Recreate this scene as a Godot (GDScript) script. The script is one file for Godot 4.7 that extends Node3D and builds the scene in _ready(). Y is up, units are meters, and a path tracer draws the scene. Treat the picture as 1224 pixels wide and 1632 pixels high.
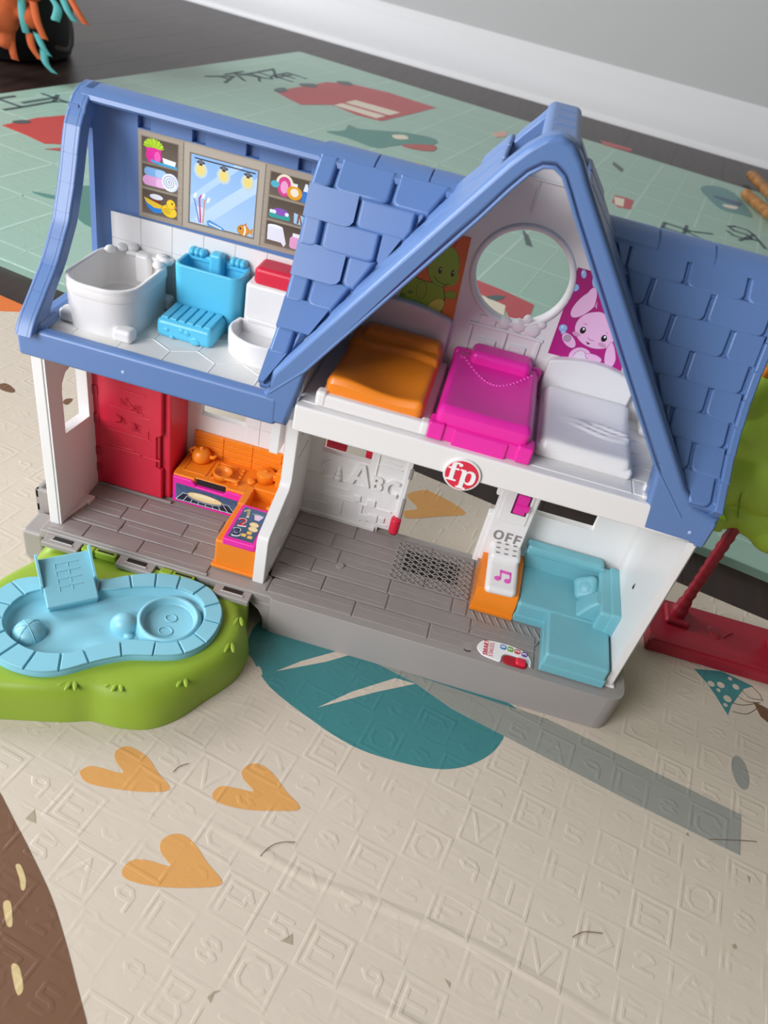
extends Node3D
# All shapes are laid out in toy units of 8 mm; add_vertex() scales them to metres.
const S := 0.008
var org := Vector3.ZERO
var M := {}
var rng := RandomNumberGenerator.new()

# ---------------------------------------------------------------- mesh helpers
func mk() -> SurfaceTool:
	var st := SurfaceTool.new()
	st.begin(Mesh.PRIMITIVE_TRIANGLES)
	return st

func tri(st: SurfaceTool, a: Vector3, b: Vector3, c: Vector3, na: Vector3, nb: Vector3, nc: Vector3, ua = null, ub = null, uc = null) -> void:
	var g := (b - a).cross(c - a)
	if g.length_squared() < 1e-14:
		return
	if ua == null:
		var n := g.abs()
		if n.y >= n.x and n.y >= n.z:
			ua = Vector2(a.x, a.z).rotated(-uvrot); ub = Vector2(b.x, b.z).rotated(-uvrot); uc = Vector2(c.x, c.z).rotated(-uvrot)
		elif n.z >= n.x:
			ua = Vector2(a.x, -a.y); ub = Vector2(b.x, -b.y); uc = Vector2(c.x, -c.y)
		else:
			ua = Vector2(a.z, -a.y); ub = Vector2(b.z, -b.y); uc = Vector2(c.z, -c.y)
	var pts := [a, b, c]
	var ns := [na, nb, nc]
	var us := [ua, ub, uc]
	var order := [0, 2, 1] if g.dot(na + nb + nc) > 0.0 else [0, 1, 2]
	for i in order:
		st.set_normal(ns[i])
		st.set_uv(us[i])
		st.add_vertex((pts[i] - org) * S)

func quad(st: SurfaceTool, a: Vector3, b: Vector3, c: Vector3, d: Vector3, na: Vector3, nb: Vector3, nc: Vector3, nd: Vector3) -> void:
	tri(st, a, b, c, na, nb, nc)
	tri(st, a, c, d, na, nc, nd)

# box with rounded edges, from corner a to corner b
func rbox(st: SurfaceTool, a: Vector3, b: Vector3, r := 0.12, k := 1, xf := Transform3D()) -> void:
	var lo := Vector3(minf(a.x, b.x), minf(a.y, b.y), minf(a.z, b.z))
	var hi := Vector3(maxf(a.x, b.x), maxf(a.y, b.y), maxf(a.z, b.z))
	var sz := hi - lo
	r = minf(r, 0.49 * minf(sz.x, minf(sz.y, sz.z)))
	var g := []
	for ax in 3:
		var l := []
		for i in k + 1:
			l.append(lo[ax] + r - r * tan(PI / 4 * (1.0 - float(i) / k)))
		for i in k + 1:
			l.append(hi[ax] - r + r * tan(PI / 4 * float(i) / k))
		g.append(l)
	var ilo := lo + Vector3.ONE * r
	var ihi := hi - Vector3.ONE * r
	for ax in 3:
		var u := (ax + 1) % 3
		var v := (ax + 2) % 3
		for side in 2:
			var n := 2 * k + 2
			var P := []
			var N := []
			for i in n:
				for j in n:
					var p := Vector3.ZERO
					p[ax] = hi[ax] if side else lo[ax]
					p[u] = g[u][i]
					p[v] = g[v][j]
					var q := p.clamp(ilo, ihi)
					var d := (p - q).normalized()
					P.append(xf * (q + d * r))
					N.append(xf.basis * d)
			for i in n - 1:
				for j in n - 1:
					var e := i * n + j
					quad(st, P[e], P[e + 1], P[e + n + 1], P[e + n], N[e], N[e + 1], N[e + n + 1], N[e + n])

func ccw(poly: PackedVector2Array) -> PackedVector2Array:
	var s := 0.0
	for i in poly.size():
		s += poly[i].cross(poly[(i + 1) % poly.size()])
	if s < 0:
		poly = poly.duplicate()
		poly.reverse()
	return poly

# polygon in the xy plane of xf, pushed out along +z to depth; the front rim is bevelled
func ext(st: SurfaceTool, poly_in: PackedVector2Array, xf: Transform3D, depth: float, bev := 0.0, back := true, skip = null) -> void:
	var poly := ccw(poly_in)
	var n := poly.size()
	if n < 3:
		return
	var en := []
	for i in n:
		var e := poly[(i + 1) % n] - poly[i]
		en.append(Vector2(e.y, -e.x).normalized())
	var inner := PackedVector2Array()
	for i in n:
		var a: Vector2 = en[(i + n - 1) % n]
		var b: Vector2 = en[i]
		var m := a + b
		var d := maxf(0.35, 1.0 + a.dot(b))
		inner.append(poly[i] - m / d * bev)
	var z := xf.basis.z.normalized()
	for i in n:
		var j := (i + 1) % n
		if skip != null and absf(poly[i].x - skip) < 1e-4 and absf(poly[j].x - skip) < 1e-4:
			continue
		var na: Vector2 = en[i]
		var nb: Vector2 = en[i]
		if en[(i + n - 1) % n].dot(en[i]) > 0.75:
			na = (en[(i + n - 1) % n] + en[i]).normalized()
		if en[j].dot(en[i]) > 0.75:
			nb = (en[j] + en[i]).normalized()
		var A := xf.basis * Vector3(na.x, na.y, 0)
		var B := xf.basis * Vector3(nb.x, nb.y, 0)
		var p0 := xf * Vector3(poly[i].x, poly[i].y, 0)
		var p1 := xf * Vector3(poly[j].x, poly[j].y, 0)
		var p2 := xf * Vector3(poly[j].x, poly[j].y, depth - bev)
		var p3 := xf * Vector3(poly[i].x, poly[i].y, depth - bev)
		quad(st, p0, p1, p2, p3, A, B, B, A)
		if bev > 0:
			quad(st, p3, p2, xf * Vector3(inner[j].x, inner[j].y, depth), xf * Vector3(inner[i].x, inner[i].y, depth), A, B, z, z)
	var f := Geometry2D.triangulate_polygon(inner)
	var cap := inner
	if f.is_empty():
		cap = poly
		f = Geometry2D.triangulate_polygon(poly)
	for t in range(0, f.size(), 3):
		tri(st, xf * Vector3(cap[f[t]].x, cap[f[t]].y, depth), xf * Vector3(cap[f[t + 1]].x, cap[f[t + 1]].y, depth), xf * Vector3(cap[f[t + 2]].x, cap[f[t + 2]].y, depth), z, z, z)
	if back:
		f = Geometry2D.triangulate_polygon(poly)
		for t in range(0, f.size(), 3):
			tri(st, xf * Vector3(poly[f[t]].x, poly[f[t]].y, 0), xf * Vector3(poly[f[t + 1]].x, poly[f[t + 1]].y, 0), xf * Vector3(poly[f[t + 2]].x, poly[f[t + 2]].y, 0), -z, -z, -z)

# the same with one hole: cut in two along the hole's middle
func ext_hole(st: SurfaceTool, poly: PackedVector2Array, hole: PackedVector2Array, xf: Transform3D, depth: float, bev := 0.0) -> void:
	var lo := INF
	var hi := -INF
	for p in hole:
		lo = minf(lo, p.x)
		hi = maxf(hi, p.x)
	var mid := (lo + hi) / 2
	for s in 2:
		var half := rect2(-500, -500, mid, 500) if s == 0 else rect2(mid, -500, 500, 500)
		for p in Geometry2D.intersect_polygons(poly, half):
			for q in Geometry2D.clip_polygons(p, hole):
				ext(st, q, xf, depth, 0.0 * bev, true, mid)

func rect2(x0: float, y0: float, x1: float, y1: float) -> PackedVector2Array:
	return PackedVector2Array([Vector2(x0, y0), Vector2(x1, y0), Vector2(x1, y1), Vector2(x0, y1)])

func rrect2(x0: float, y0: float, x1: float, y1: float, r: float, k := 4) -> PackedVector2Array:
	var o := PackedVector2Array()
	var c := [Vector2(x1 - r, y0 + r), Vector2(x1 - r, y1 - r), Vector2(x0 + r, y1 - r), Vector2(x0 + r, y0 + r)]
	for q in 4:
		for i in k + 1:
			o.append(c[q] + Vector2.from_angle(-PI / 2 + PI / 2 * (q + float(i) / k)) * r)
	return o

func disc2(cx: float, cy: float, r: float, n := 32, ry := -1.0) -> PackedVector2Array:
	var o := PackedVector2Array()
	for i in n:
		var a := TAU * i / n
		o.append(Vector2(cx + cos(a) * r, cy + sin(a) * (r if ry < 0 else ry)))
	return o

# a polygon's corners rounded into a smooth closed curve (Catmull-Rom)
func smooth2(p: Array, k := 5) -> PackedVector2Array:
	var o := PackedVector2Array()
	var n := p.size()
	for i in n:
		var a: Vector2 = p[(i + n - 1) % n]
		var b: Vector2 = p[i]
		var c: Vector2 = p[(i + 1) % n]
		var d: Vector2 = p[(i + 2) % n]
		for j in k:
			o.append(b.cubic_interpolate(c, a, d, float(j) / k))
	return o

func curve3(p: Array, k := 6) -> Array:
	var o := []
	for i in p.size() - 1:
		var a: Vector3 = p[maxi(i - 1, 0)]
		var d: Vector3 = p[mini(i + 2, p.size() - 1)]
		for j in k:
			o.append(p[i].cubic_interpolate(p[i + 1], a, d, float(j) / k))
	o.append(p[-1])
	return o

# skin through rings of equal size; closed rings unless open is set
func loft(st: SurfaceTool, rings: Array, cap0 := true, cap1 := true, open := false, flip := 1.0) -> void:
	var m: int = rings[0].size()
	var n := rings.size()
	var N := []
	for i in n:
		for j in m:
			var ja := (j + m - 1) % m
			var jb := (j + 1) % m
			if open:
				ja = maxi(j - 1, 0)
				jb = mini(j + 1, m - 1)
			var du: Vector3 = rings[i][jb] - rings[i][ja]
			var dv: Vector3 = rings[mini(i + 1, n - 1)][j] - rings[maxi(i - 1, 0)][j]
			N.append(du.cross(dv).normalized() * flip)
	for i in n - 1:
		for j in (m - 1 if open else m):
			var k := (j + 1) % m
			quad(st, rings[i][j], rings[i][k], rings[i + 1][k], rings[i + 1][j], N[i * m + j], N[i * m + k], N[(i + 1) * m + k], N[(i + 1) * m + j])
	for e in 2:
		if (cap0 if e == 0 else cap1) and not open:
			var ring: Array = rings[0] if e == 0 else rings[n - 1]
			var other: Array = rings[1] if e == 0 else rings[n - 2]
			var c := Vector3.ZERO
			var co := Vector3.ZERO
			for j in m:
				c += ring[j] / m
				co += other[j] / m
			var nn := Vector3.ZERO
			for j in m:
				nn += (ring[j] - c).cross(ring[(j + 1) % m] - c)
			nn = nn.normalized()
			if n > 1 and nn.dot(N[0 if e == 0 else (n - 1) * m]) < -2:
				nn = -nn
			var want := c - co
			if want.length() > 1e-5 and nn.dot(want) < 0:
				nn = -nn
			for j in m:
				tri(st, c, ring[j], ring[(j + 1) % m], nn, nn, nn)

func tube(st: SurfaceTool, pts: Array, r, seg := 8) -> void:
	var rings := []
	var side := Vector3.ZERO
	for i in pts.size():
		var t: Vector3 = (pts[mini(i + 1, pts.size() - 1)] - pts[maxi(i - 1, 0)]).normalized()
		if side == Vector3.ZERO:
			side = t.cross(Vector3.UP if absf(t.y) < 0.9 else Vector3.RIGHT).normalized()
		side = (side - t * side.dot(t)).normalized()
		var up := t.cross(side)
		var rad: float = r[i] if r is Array else r
		var ring := []
		for j in seg:
			var a := TAU * j / seg
			ring.append(pts[i] + (side * cos(a) + up * sin(a)) * rad)
		rings.append(ring)
	loft(st, rings, true, true, false, -1.0 if outward(rings) else 1.0)

# whether loft's own normals point into the solid
func outward(rings: Array) -> bool:
	var c := Vector3.ZERO
	var m: int = rings[0].size()
	for p in rings[0]:
		c += p / m
	var du: Vector3 = rings[0][1] - rings[0][m - 1]
	var dv: Vector3 = rings[1][0] - rings[0][0]
	return du.cross(dv).dot(rings[0][0] - c) < 0

func solid(st: SurfaceTool, rings: Array, cap0 := true, cap1 := true) -> void:
	loft(st, rings, cap0, cap1, false, -1.0 if outward(rings) else 1.0)

func lathe(st: SurfaceTool, prof: Array, xf: Transform3D, seg := 24) -> void:
	var rings := []
	for p in prof:
		var ring := []
		for j in seg:
			var a := TAU * j / seg
			ring.append(xf * Vector3(cos(a) * maxf(p.x, 0.001), p.y, sin(a) * maxf(p.x, 0.001)))
		rings.append(ring)
	loft(st, rings, false, false, false, -1.0 if rings[0][0].distance_to(rings[1][0]) > 0 and lathe_in(rings, xf, prof) else 1.0)

func lathe_in(rings: Array, xf: Transform3D, prof: Array) -> bool:
	# the profile runs from the bottom middle outwards, up and back in
	for i in prof.size() - 1:
		if prof[i + 1].y > prof[i].y + 1e-4 and prof[i].x > 0.01:
			var m: int = rings[0].size()
			var du: Vector3 = rings[i][1] - rings[i][m - 1]
			var dv: Vector3 = rings[i + 1][0] - rings[i][0]
			return du.cross(dv).dot(xf.basis * Vector3(1, 0, 0)) < 0
	return false

func ell(st: SurfaceTool, c: Vector3, r: Vector3, b := Basis(), seg := 16) -> void:
	var rings := []
	for i in range(0, 9):
		var a := -PI / 2 + PI * i / 8
		var ring := []
		for j in seg:
			var t := TAU * j / seg
			ring.append(c + b * (Vector3(cos(a) * cos(t), sin(a), cos(a) * sin(t)) * r))
		rings.append(ring)
	var nrm := func(p): return (b * ((b.inverse() * (p - c)) / (r * r))).normalized()
	for i in 8:
		for j in seg:
			var k := (j + 1) % seg
			var A: Vector3 = rings[i][j]
			var B: Vector3 = rings[i][k]
			var C: Vector3 = rings[i + 1][k]
			var D: Vector3 = rings[i + 1][j]
			quad(st, A, B, C, D, nrm.call(A), nrm.call(B), nrm.call(C), nrm.call(D))

# grid surface z = f(u, v) given as points; both sides drawn
func sheet(st: SurfaceTool, rows: Array, up: Vector3) -> void:
	var du: Vector3 = rows[0][1] - rows[0][0]
	var dv: Vector3 = rows[1][0] - rows[0][0]
	loft(st, rows, false, false, true, 1.0 if du.cross(dv).dot(up) > 0 else -1.0)

# smooth body where field < 0, meshed as surface nets
func nets(st: SurfaceTool, field: Callable, lo: Vector3, hi: Vector3, cell: float) -> void:
	var nx := int((hi.x - lo.x) / cell) + 2
	var ny := int((hi.y - lo.y) / cell) + 2
	var nz := int((hi.z - lo.z) / cell) + 2
	var f := PackedFloat32Array()
	f.resize(nx * ny * nz)
	for k in nz:
		for j in ny:
			for i in nx:
				f[(k * ny + j) * nx + i] = field.call(lo + Vector3(i, j, k) * cell)
	var vid := {}
	var vs := PackedVector3Array()
	var off := [Vector3i(0, 0, 0), Vector3i(1, 0, 0), Vector3i(0, 1, 0), Vector3i(1, 1, 0), Vector3i(0, 0, 1), Vector3i(1, 0, 1), Vector3i(0, 1, 1), Vector3i(1, 1, 1)]
	var edges := [[0, 1], [2, 3], [4, 5], [6, 7], [0, 2], [1, 3], [4, 6], [5, 7], [0, 4], [1, 5], [2, 6], [3, 7]]
	for k in nz - 1:
		for j in ny - 1:
			for i in nx - 1:
				var v := []
				var neg := 0
				for o in off:
					var q: float = f[((k + o.z) * ny + j + o.y) * nx + i + o.x]
					v.append(q)
					neg += 1 if q < 0 else 0
				if neg == 0 or neg == 8:
					continue
				var s := Vector3.ZERO
				var c := 0
				for e in edges:
					var a: float = v[e[0]]
					var b: float = v[e[1]]
					if (a < 0) != (b < 0):
						s += Vector3(off[e[0]]).lerp(Vector3(off[e[1]]), a / (a - b))
						c += 1
				vid[(k * ny + j) * nx + i] = vs.size()
				vs.append(lo + (Vector3(i, j, k) + s / c) * cell)
	var ns := PackedVector3Array()
	var h := cell * 0.4
	for p in vs:
		ns.append(Vector3(field.call(p + Vector3(h, 0, 0)) - field.call(p - Vector3(h, 0, 0)), field.call(p + Vector3(0, h, 0)) - field.call(p - Vector3(0, h, 0)), field.call(p + Vector3(0, 0, h)) - field.call(p - Vector3(0, 0, h))).normalized())
	var step := [1, nx, nx * ny]
	for k in range(1, nz - 1):
		for j in range(1, ny - 1):
			for i in range(1, nx - 1):
				var e := (k * ny + j) * nx + i
				for ax in 3:
					if (f[e] < 0) == (f[e + step[ax]] < 0):
						continue
					var u: int = step[(ax + 1) % 3]
					var w: int = step[(ax + 2) % 3]
					var q := [vid.get(e, -1), vid.get(e - u, -1), vid.get(e - u - w, -1), vid.get(e - w, -1)]
					if q.has(-1):
						continue
					quad(st, vs[q[0]], vs[q[1]], vs[q[2]], vs[q[3]], ns[q[0]], ns[q[1]], ns[q[2]], ns[q[3]])

func smin(a: float, b: float, k: float) -> float:
	var h := clampf(0.5 + 0.5 * (b - a) / k, 0.0, 1.0)
	return lerpf(b, a, h) - k * h * (1.0 - h)

# ---------------------------------------------------------------- scene helpers
func obj(called: String, st: SurfaceTool, m: Material, parent: Node = self) -> MeshInstance3D:
	var o := MeshInstance3D.new()
	o.name = called
	st.index()
	o.mesh = st.commit()
	o.mesh.surface_set_material(0, m)
	if parent == self:
		o.position = org * S
	parent.add_child(o, true)
	return o

func thing(called: String, label: String, category: String, at: Vector3, group := "") -> Node3D:
	var o := Node3D.new()
	o.name = called
	org = at
	o.position = at * S
	tag(o, label, category, group)
	add_child(o, true)
	return o

func tag(o: Node, label: String, category: String, group := "") -> void:
	o.set_meta("label", label)
	o.set_meta("category", category)
	if group:
		o.set_meta("group", group)

func struct(called: String, st: SurfaceTool, m: Material, label := "", category := "") -> MeshInstance3D:
	var o := obj(called, st, m)
	o.set_meta("kind", "structure")
	if label:
		o.set_meta("label", label)
		o.set_meta("category", category)
	return o

func lettering(called: String, text: String, height: float, depth: float, m: Material, parent: Node, xf: Transform3D, font := "Droid Sans", bold := true) -> MeshInstance3D:
	var t := TextMesh.new()
	var f := SystemFont.new()
	f.font_names = PackedStringArray([font])
	f.font_weight = 700 if bold else 400
	t.font = f
	t.text = text
	t.font_size = 64 if height > 0.7 else 16
	t.pixel_size = height * S / (0.71875 * t.font_size)
	t.depth = depth * S
	t.curve_step = 1.0
	t.material = m
	var o := MeshInstance3D.new()
	o.name = called
	o.mesh = t
	o.transform = Transform3D(xf.basis, (xf.origin - org) * S)
	parent.add_child(o, true)
	return o

# flat printed picture: corners from the top left, clockwise as one looks at it
func picture(called: String, tl: Vector3, tr: Vector3, br: Vector3, bl: Vector3, thick: float, m: Material, parent: Node) -> MeshInstance3D:
	var st := mk()
	var n := (bl - tl).cross(tr - tl).normalized()
	var o := n * thick
	tri(st, tl + o, tr + o, br + o, n, n, n, Vector2(0, 0), Vector2(1, 0), Vector2(1, 1))
	tri(st, tl + o, br + o, bl + o, n, n, n, Vector2(0, 0), Vector2(1, 1), Vector2(0, 1))
	var c := [tl, tr, br, bl]
	for i in 4:
		var a: Vector3 = c[i]
		var b: Vector3 = c[(i + 1) % 4]
		var e := (b - a).cross(n).normalized()
		tri(st, a, b, b + o, e, e, e, Vector2(0.01, 0.01), Vector2(0.01, 0.01), Vector2(0.01, 0.01))
		tri(st, a, b + o, a + o, e, e, e, Vector2(0.01, 0.01), Vector2(0.01, 0.01), Vector2(0.01, 0.01))
	return obj(called, st, m, parent)

func mat(c: Color, rough := 0.4, spec := 0.5) -> StandardMaterial3D:
	var m := StandardMaterial3D.new()
	m.albedo_color = c
	m.roughness = rough
	m.metallic_specular = spec
	m.cull_mode = BaseMaterial3D.CULL_DISABLED
	return m

func hexc(s: String) -> Color:
	return Color.html(s)

# frame for ext(): local x, y and out-of-page axes
func frame(o: Vector3, x: Vector3, y: Vector3) -> Transform3D:
	return Transform3D(Basis(x.normalized(), y.normalized(), x.cross(y).normalized()), o)

# ---------------------------------------------------------------- printed pictures
func pic(w: int, h: int, c: Color) -> Image:
	var im := Image.create(w, h, false, Image.FORMAT_RGB8)
	im.fill(c)
	return im

func fillp(im: Image, pts: PackedVector2Array, c: Color) -> void:
	var lo := 1e9
	var hi := -1e9
	for p in pts:
		lo = minf(lo, p.y)
		hi = maxf(hi, p.y)
	for y in range(maxi(0, int(lo)), mini(im.get_height(), int(hi) + 1)):
		var xs := []
		var yy := y + 0.5
		for i in pts.size():
			var a := pts[i]
			var b := pts[(i + 1) % pts.size()]
			if (a.y <= yy) != (b.y <= yy):
				xs.append(a.x + (yy - a.y) / (b.y - a.y) * (b.x - a.x))
		xs.sort()
		for i in range(0, xs.size() - 1, 2):
			var x0 := clampi(roundi(xs[i]), 0, im.get_width())
			var x1 := clampi(roundi(xs[i + 1]), 0, im.get_width())
			if x1 > x0:
				im.fill_rect(Rect2i(x0, y, x1 - x0, 1), c)

func el(im: Image, cx: float, cy: float, rx: float, ry: float, c: Color, rot := 0.0, line := Color.TRANSPARENT, lw := 2.5) -> void:
	if line.a > 0:
		el(im, cx, cy, rx + lw, ry + lw, line, rot)
	var o := PackedVector2Array()
	for i in 40:
		var a := TAU * i / 40
		o.append(Vector2(cx, cy) + Vector2(cos(a) * rx, sin(a) * ry).rotated(rot))
	fillp(im, o, c)

func pl(im: Image, pts: Array, c: Color) -> void:
	fillp(im, PackedVector2Array(pts), c)

func ln(im: Image, pts: Array, w: float, c: Color) -> void:
	for i in pts.size() - 1:
		var a: Vector2 = pts[i]
		var b: Vector2 = pts[i + 1]
		var n := (b - a).normalized().orthogonal() * w / 2
		fillp(im, PackedVector2Array([a + n, b + n, b - n, a - n]), c)
		el(im, b.x, b.y, w / 2, w / 2, c)
	el(im, pts[0].x, pts[0].y, w / 2, w / 2, c)

func vgrad(im: Image, r: Rect2i, a: Color, b: Color) -> void:
	for y in r.size.y:
		im.fill_rect(Rect2i(r.position.x, r.position.y + y, r.size.x, 1), a.lerp(b, float(y) / r.size.y))

func printed(im: Image, rough := 0.35) -> StandardMaterial3D:
	var m := mat(Color.WHITE, rough)
	m.albedo_texture = ImageTexture.create_from_image(im)
	m.texture_repeat = false
	return m

# bathroom wall cabinet with a mirror
func print_cabinet() -> Image:
	var W := 1024
	var H := 496
	var wood := hexc("a89c8c")
	var dk := hexc("54493e")
	var im := pic(W, H, wood)
	for i in 90:
		var y := rng.randi_range(0, H)
		im.fill_rect(Rect2i(rng.randi_range(0, W - 200), y, rng.randi_range(60, 300), 2), wood.lerp(hexc("857a6c") if i % 2 else hexc("c4bbab"), 0.5))
	# left and right cubby holes
	for r in [[22, 34, 210, 138], [22, 180, 210, 132], [22, 326, 210, 138], [768, 40, 226, 130], [768, 186, 226, 124], [768, 326, 226, 138]]:
		im.fill_rect(Rect2i(r[0] - 6, r[1] - 6, r[2] + 12, r[3] + 12), hexc("8d8272"))
		vgrad(im, Rect2i(r[0], r[1], r[2], r[3]), dk, hexc("6d6256"))
	# middle frame and mirror
	im.fill_rect(Rect2i(262, 8, 478, 482), hexc("b5ab9b"))
	im.fill_rect(Rect2i(262, 8, 6, 482), hexc("7b7062"))
	im.fill_rect(Rect2i(734, 8, 6, 482), hexc("7b7062"))
	im.fill_rect(Rect2i(300, 52, 402, 410), hexc("7f766a"))
	vgrad(im, Rect2i(310, 60, 384, 392), hexc("8fbdec"), hexc("b4d6f5"))
	pl(im, [Vector2(310, 300), Vector2(560, 60), Vector2(610, 60), Vector2(310, 350)], hexc("b9d9f6"))
	pl(im, [Vector2(320, 440), Vector2(694, 100), Vector2(694, 190), Vector2(420, 440)], hexc("c3dff8"))
	im.fill_rect(Rect2i(330, 74, 352, 7), hexc("2e2c30"))
	for x in [366, 500, 640]:
		el(im, x, 140, 40, 46, hexc("c6d9e0"))
		el(im, x, 138, 30, 38, hexc("e2dfae"))
		el(im, x, 138, 20, 28, hexc("efdc80"))
		el(im, x, 96, 24, 9, hexc("3b3b42"))
		el(im, x, 92, 12, 14, hexc("6a6d78"))
		im.fill_rect(Rect2i(x - 9, 104, 18, 10), hexc("2e2c30"))
	# toothbrushes in a cup
	pl(im, [Vector2(346, 350), Vector2(402, 350), Vector2(396, 446), Vector2(352, 446)], hexc("dfe9f4"))
	ln(im, [Vector2(330, 300), Vector2(340, 330), Vector2(366, 440)], 8, hexc("6f8fd0"))
	ln(im, [Vector2(376, 282), Vector2(364, 300), Vector2(376, 440)], 9, hexc("c23b8a"))
	ln(im, [Vector2(410, 296), Vector2(396, 310), Vector2(390, 440)], 7, hexc("c98a70"))
	for p in [Vector2(338, 290), Vector2(388, 282), Vector2(418, 300)]:
		el(im, p.x, p.y, 9, 18, hexc("eaf3fb"), 0.4)
	# toothpaste and small fish
	pl(im, [Vector2(412, 424), Vector2(430, 412), Vector2(520, 444), Vector2(512, 458), Vector2(420, 452)], hexc("5e9fd8"))
	ln(im, [Vector2(430, 434), Vector2(500, 450)], 8, hexc("e8f2fb"))
	el(im, 634, 424, 34, 30, hexc("e0972f"), 0, hexc("9b5d1c"))
	pl(im, [Vector2(662, 420), Vector2(690, 400), Vector2(690, 446)], hexc("e0972f"))
	pl(im, [Vector2(626, 396), Vector2(650, 376), Vector2(654, 400)], hexc("d5862a"))
	ln(im, [Vector2(640, 398), Vector2(646, 424), Vector2(640, 450)], 9, Color.WHITE)
	el(im, 616, 416, 5, 6, Color.BLACK)
	# plant, brush
	pl(im, [Vector2(44, 84), Vector2(136, 84), Vector2(124, 166), Vector2(58, 166)], hexc("e0219b"))
	el(im, 90, 130, 46, 38, hexc("e0219b"))
	el(im, 112, 130, 18, 30, hexc("ef5cb8"))
	for i in 11:
		el(im, 90 + cos(PI * i / 10) * 34, 78 - sin(PI * i / 10) * 20, 26, 10, hexc("b9dc2f") if i % 2 else hexc("9cc51e"), -PI * i / 10)
	ln(im, [Vector2(80, 156), Vector2(130, 164), Vector2(222, 166)], 14, hexc("35a4d4"))
	pl(im, [Vector2(142, 126), Vector2(222, 134), Vector2(216, 160), Vector2(148, 156)], hexc("eef4fa"))
	# towels
	pl(im, Array(rrect2(34, 196, 160, 246, 22)), hexc("7fb0e4"))
	pl(im, Array(rrect2(100, 200, 166, 244, 16)), hexc("a4cbf1"))
	pl(im, Array(rrect2(24, 244, 172, 300, 26)), hexc("e2a3d6"))
	pl(im, Array(rrect2(104, 250, 172, 298, 16)), hexc("edc2e5"))
	el(im, 192, 256, 46, 52, hexc("c7d4e6"))
	el(im, 184, 256, 46, 50, hexc("eaf0f8"))
	var sp := []
	for i in 60:
		sp.append(Vector2(184, 256) + Vector2.from_angle(i * 0.32) * i * 0.68)
	ln(im, sp, 4, hexc("8f9db3"))
	# boat and duck
	pl(im, [Vector2(84, 350), Vector2(128, 350), Vector2(134, 410), Vector2(84, 404)], hexc("7d2e28"))
	el(im, 106, 358, 40, 16, hexc("e4e9f0"))
	pl(im, [Vector2(30, 374), Vector2(150, 404), Vector2(140, 446), Vector2(92, 456), Vector2(52, 430)], hexc("2f86d8"))
	pl(im, [Vector2(30, 372), Vector2(150, 402), Vector2(148, 420), Vector2(92, 424), Vector2(46, 402)], hexc("f2c72c"))
	el(im, 184, 424, 46, 34, hexc("f3cf2d"), 0.25, hexc("a98511"))
	el(im, 194, 382, 26, 28, hexc("f3cf2d"), 0, hexc("a98511"))
	pl(im, [Vector2(214, 384), Vector2(236, 392), Vector2(214, 402)], hexc("e7872a"))
	el(im, 202, 376, 4, 6, Color.BLACK)
	el(im, 170, 426, 24, 16, hexc("e0b71f"), 0.3)
	# right column
	el(im, 850, 108, 40, 56, hexc("d9418f"))
	el(im, 850, 110, 22, 36, hexc("f0a6cf"))
	for i in 12:
		el(im, 850 + cos(PI * i / 11) * 42, 88 - sin(PI * i / 11) * 44, 8, 8, hexc("f4e6c8"))
	el(im, 796, 104, 24, 20, hexc("4fb4c8"))
	el(im, 910, 128, 44, 40, hexc("eba421"))
	el(im, 910, 126, 24, 24, hexc("f6ead2"))
	im.fill_rect(Rect2i(896, 74, 28, 18), hexc("f3efe6"))
	pl(im, [Vector2(956, 104), Vector2(990, 104), Vector2(992, 168), Vector2(954, 168)], hexc("2f7fd0"))
	pl(im, [Vector2(966, 60), Vector2(980, 60), Vector2(988, 104), Vector2(958, 104)], hexc("e7eef6"))
	pl(im, Array(rrect2(776, 268, 900, 300, 14)), hexc("2aa59d"))
	el(im, 842, 258, 46, 22, hexc("8b57b8"))
	for x in [790, 806, 880]:
		el(im, x, 264, 12, 11, hexc("eef2f6"))
	pl(im, [Vector2(920, 240), Vector2(980, 250), Vector2(976, 304), Vector2(924, 302)], hexc("a9d1ee"))
	ln(im, [Vector2(950, 236), Vector2(946, 296)], 10, hexc("8a4e36"))
	ln(im, [Vector2(954, 250), Vector2(970, 300)], 8, hexc("8a4e36"))
	pl(im, [Vector2(776, 348), Vector2(866, 352), Vector2(892, 440), Vector2(880, 462), Vector2(862, 440), Vector2(778, 438)], hexc("e9edf5"))
	el(im, 822, 350, 44, 10, hexc("f6f8fb"))
	pl(im, Array(rrect2(912, 384, 984, 458, 18)), hexc("e6a5cf"))
	im.fill_rect(Rect2i(926, 362, 46, 24), hexc("f4f0f4"))
	return im

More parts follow.
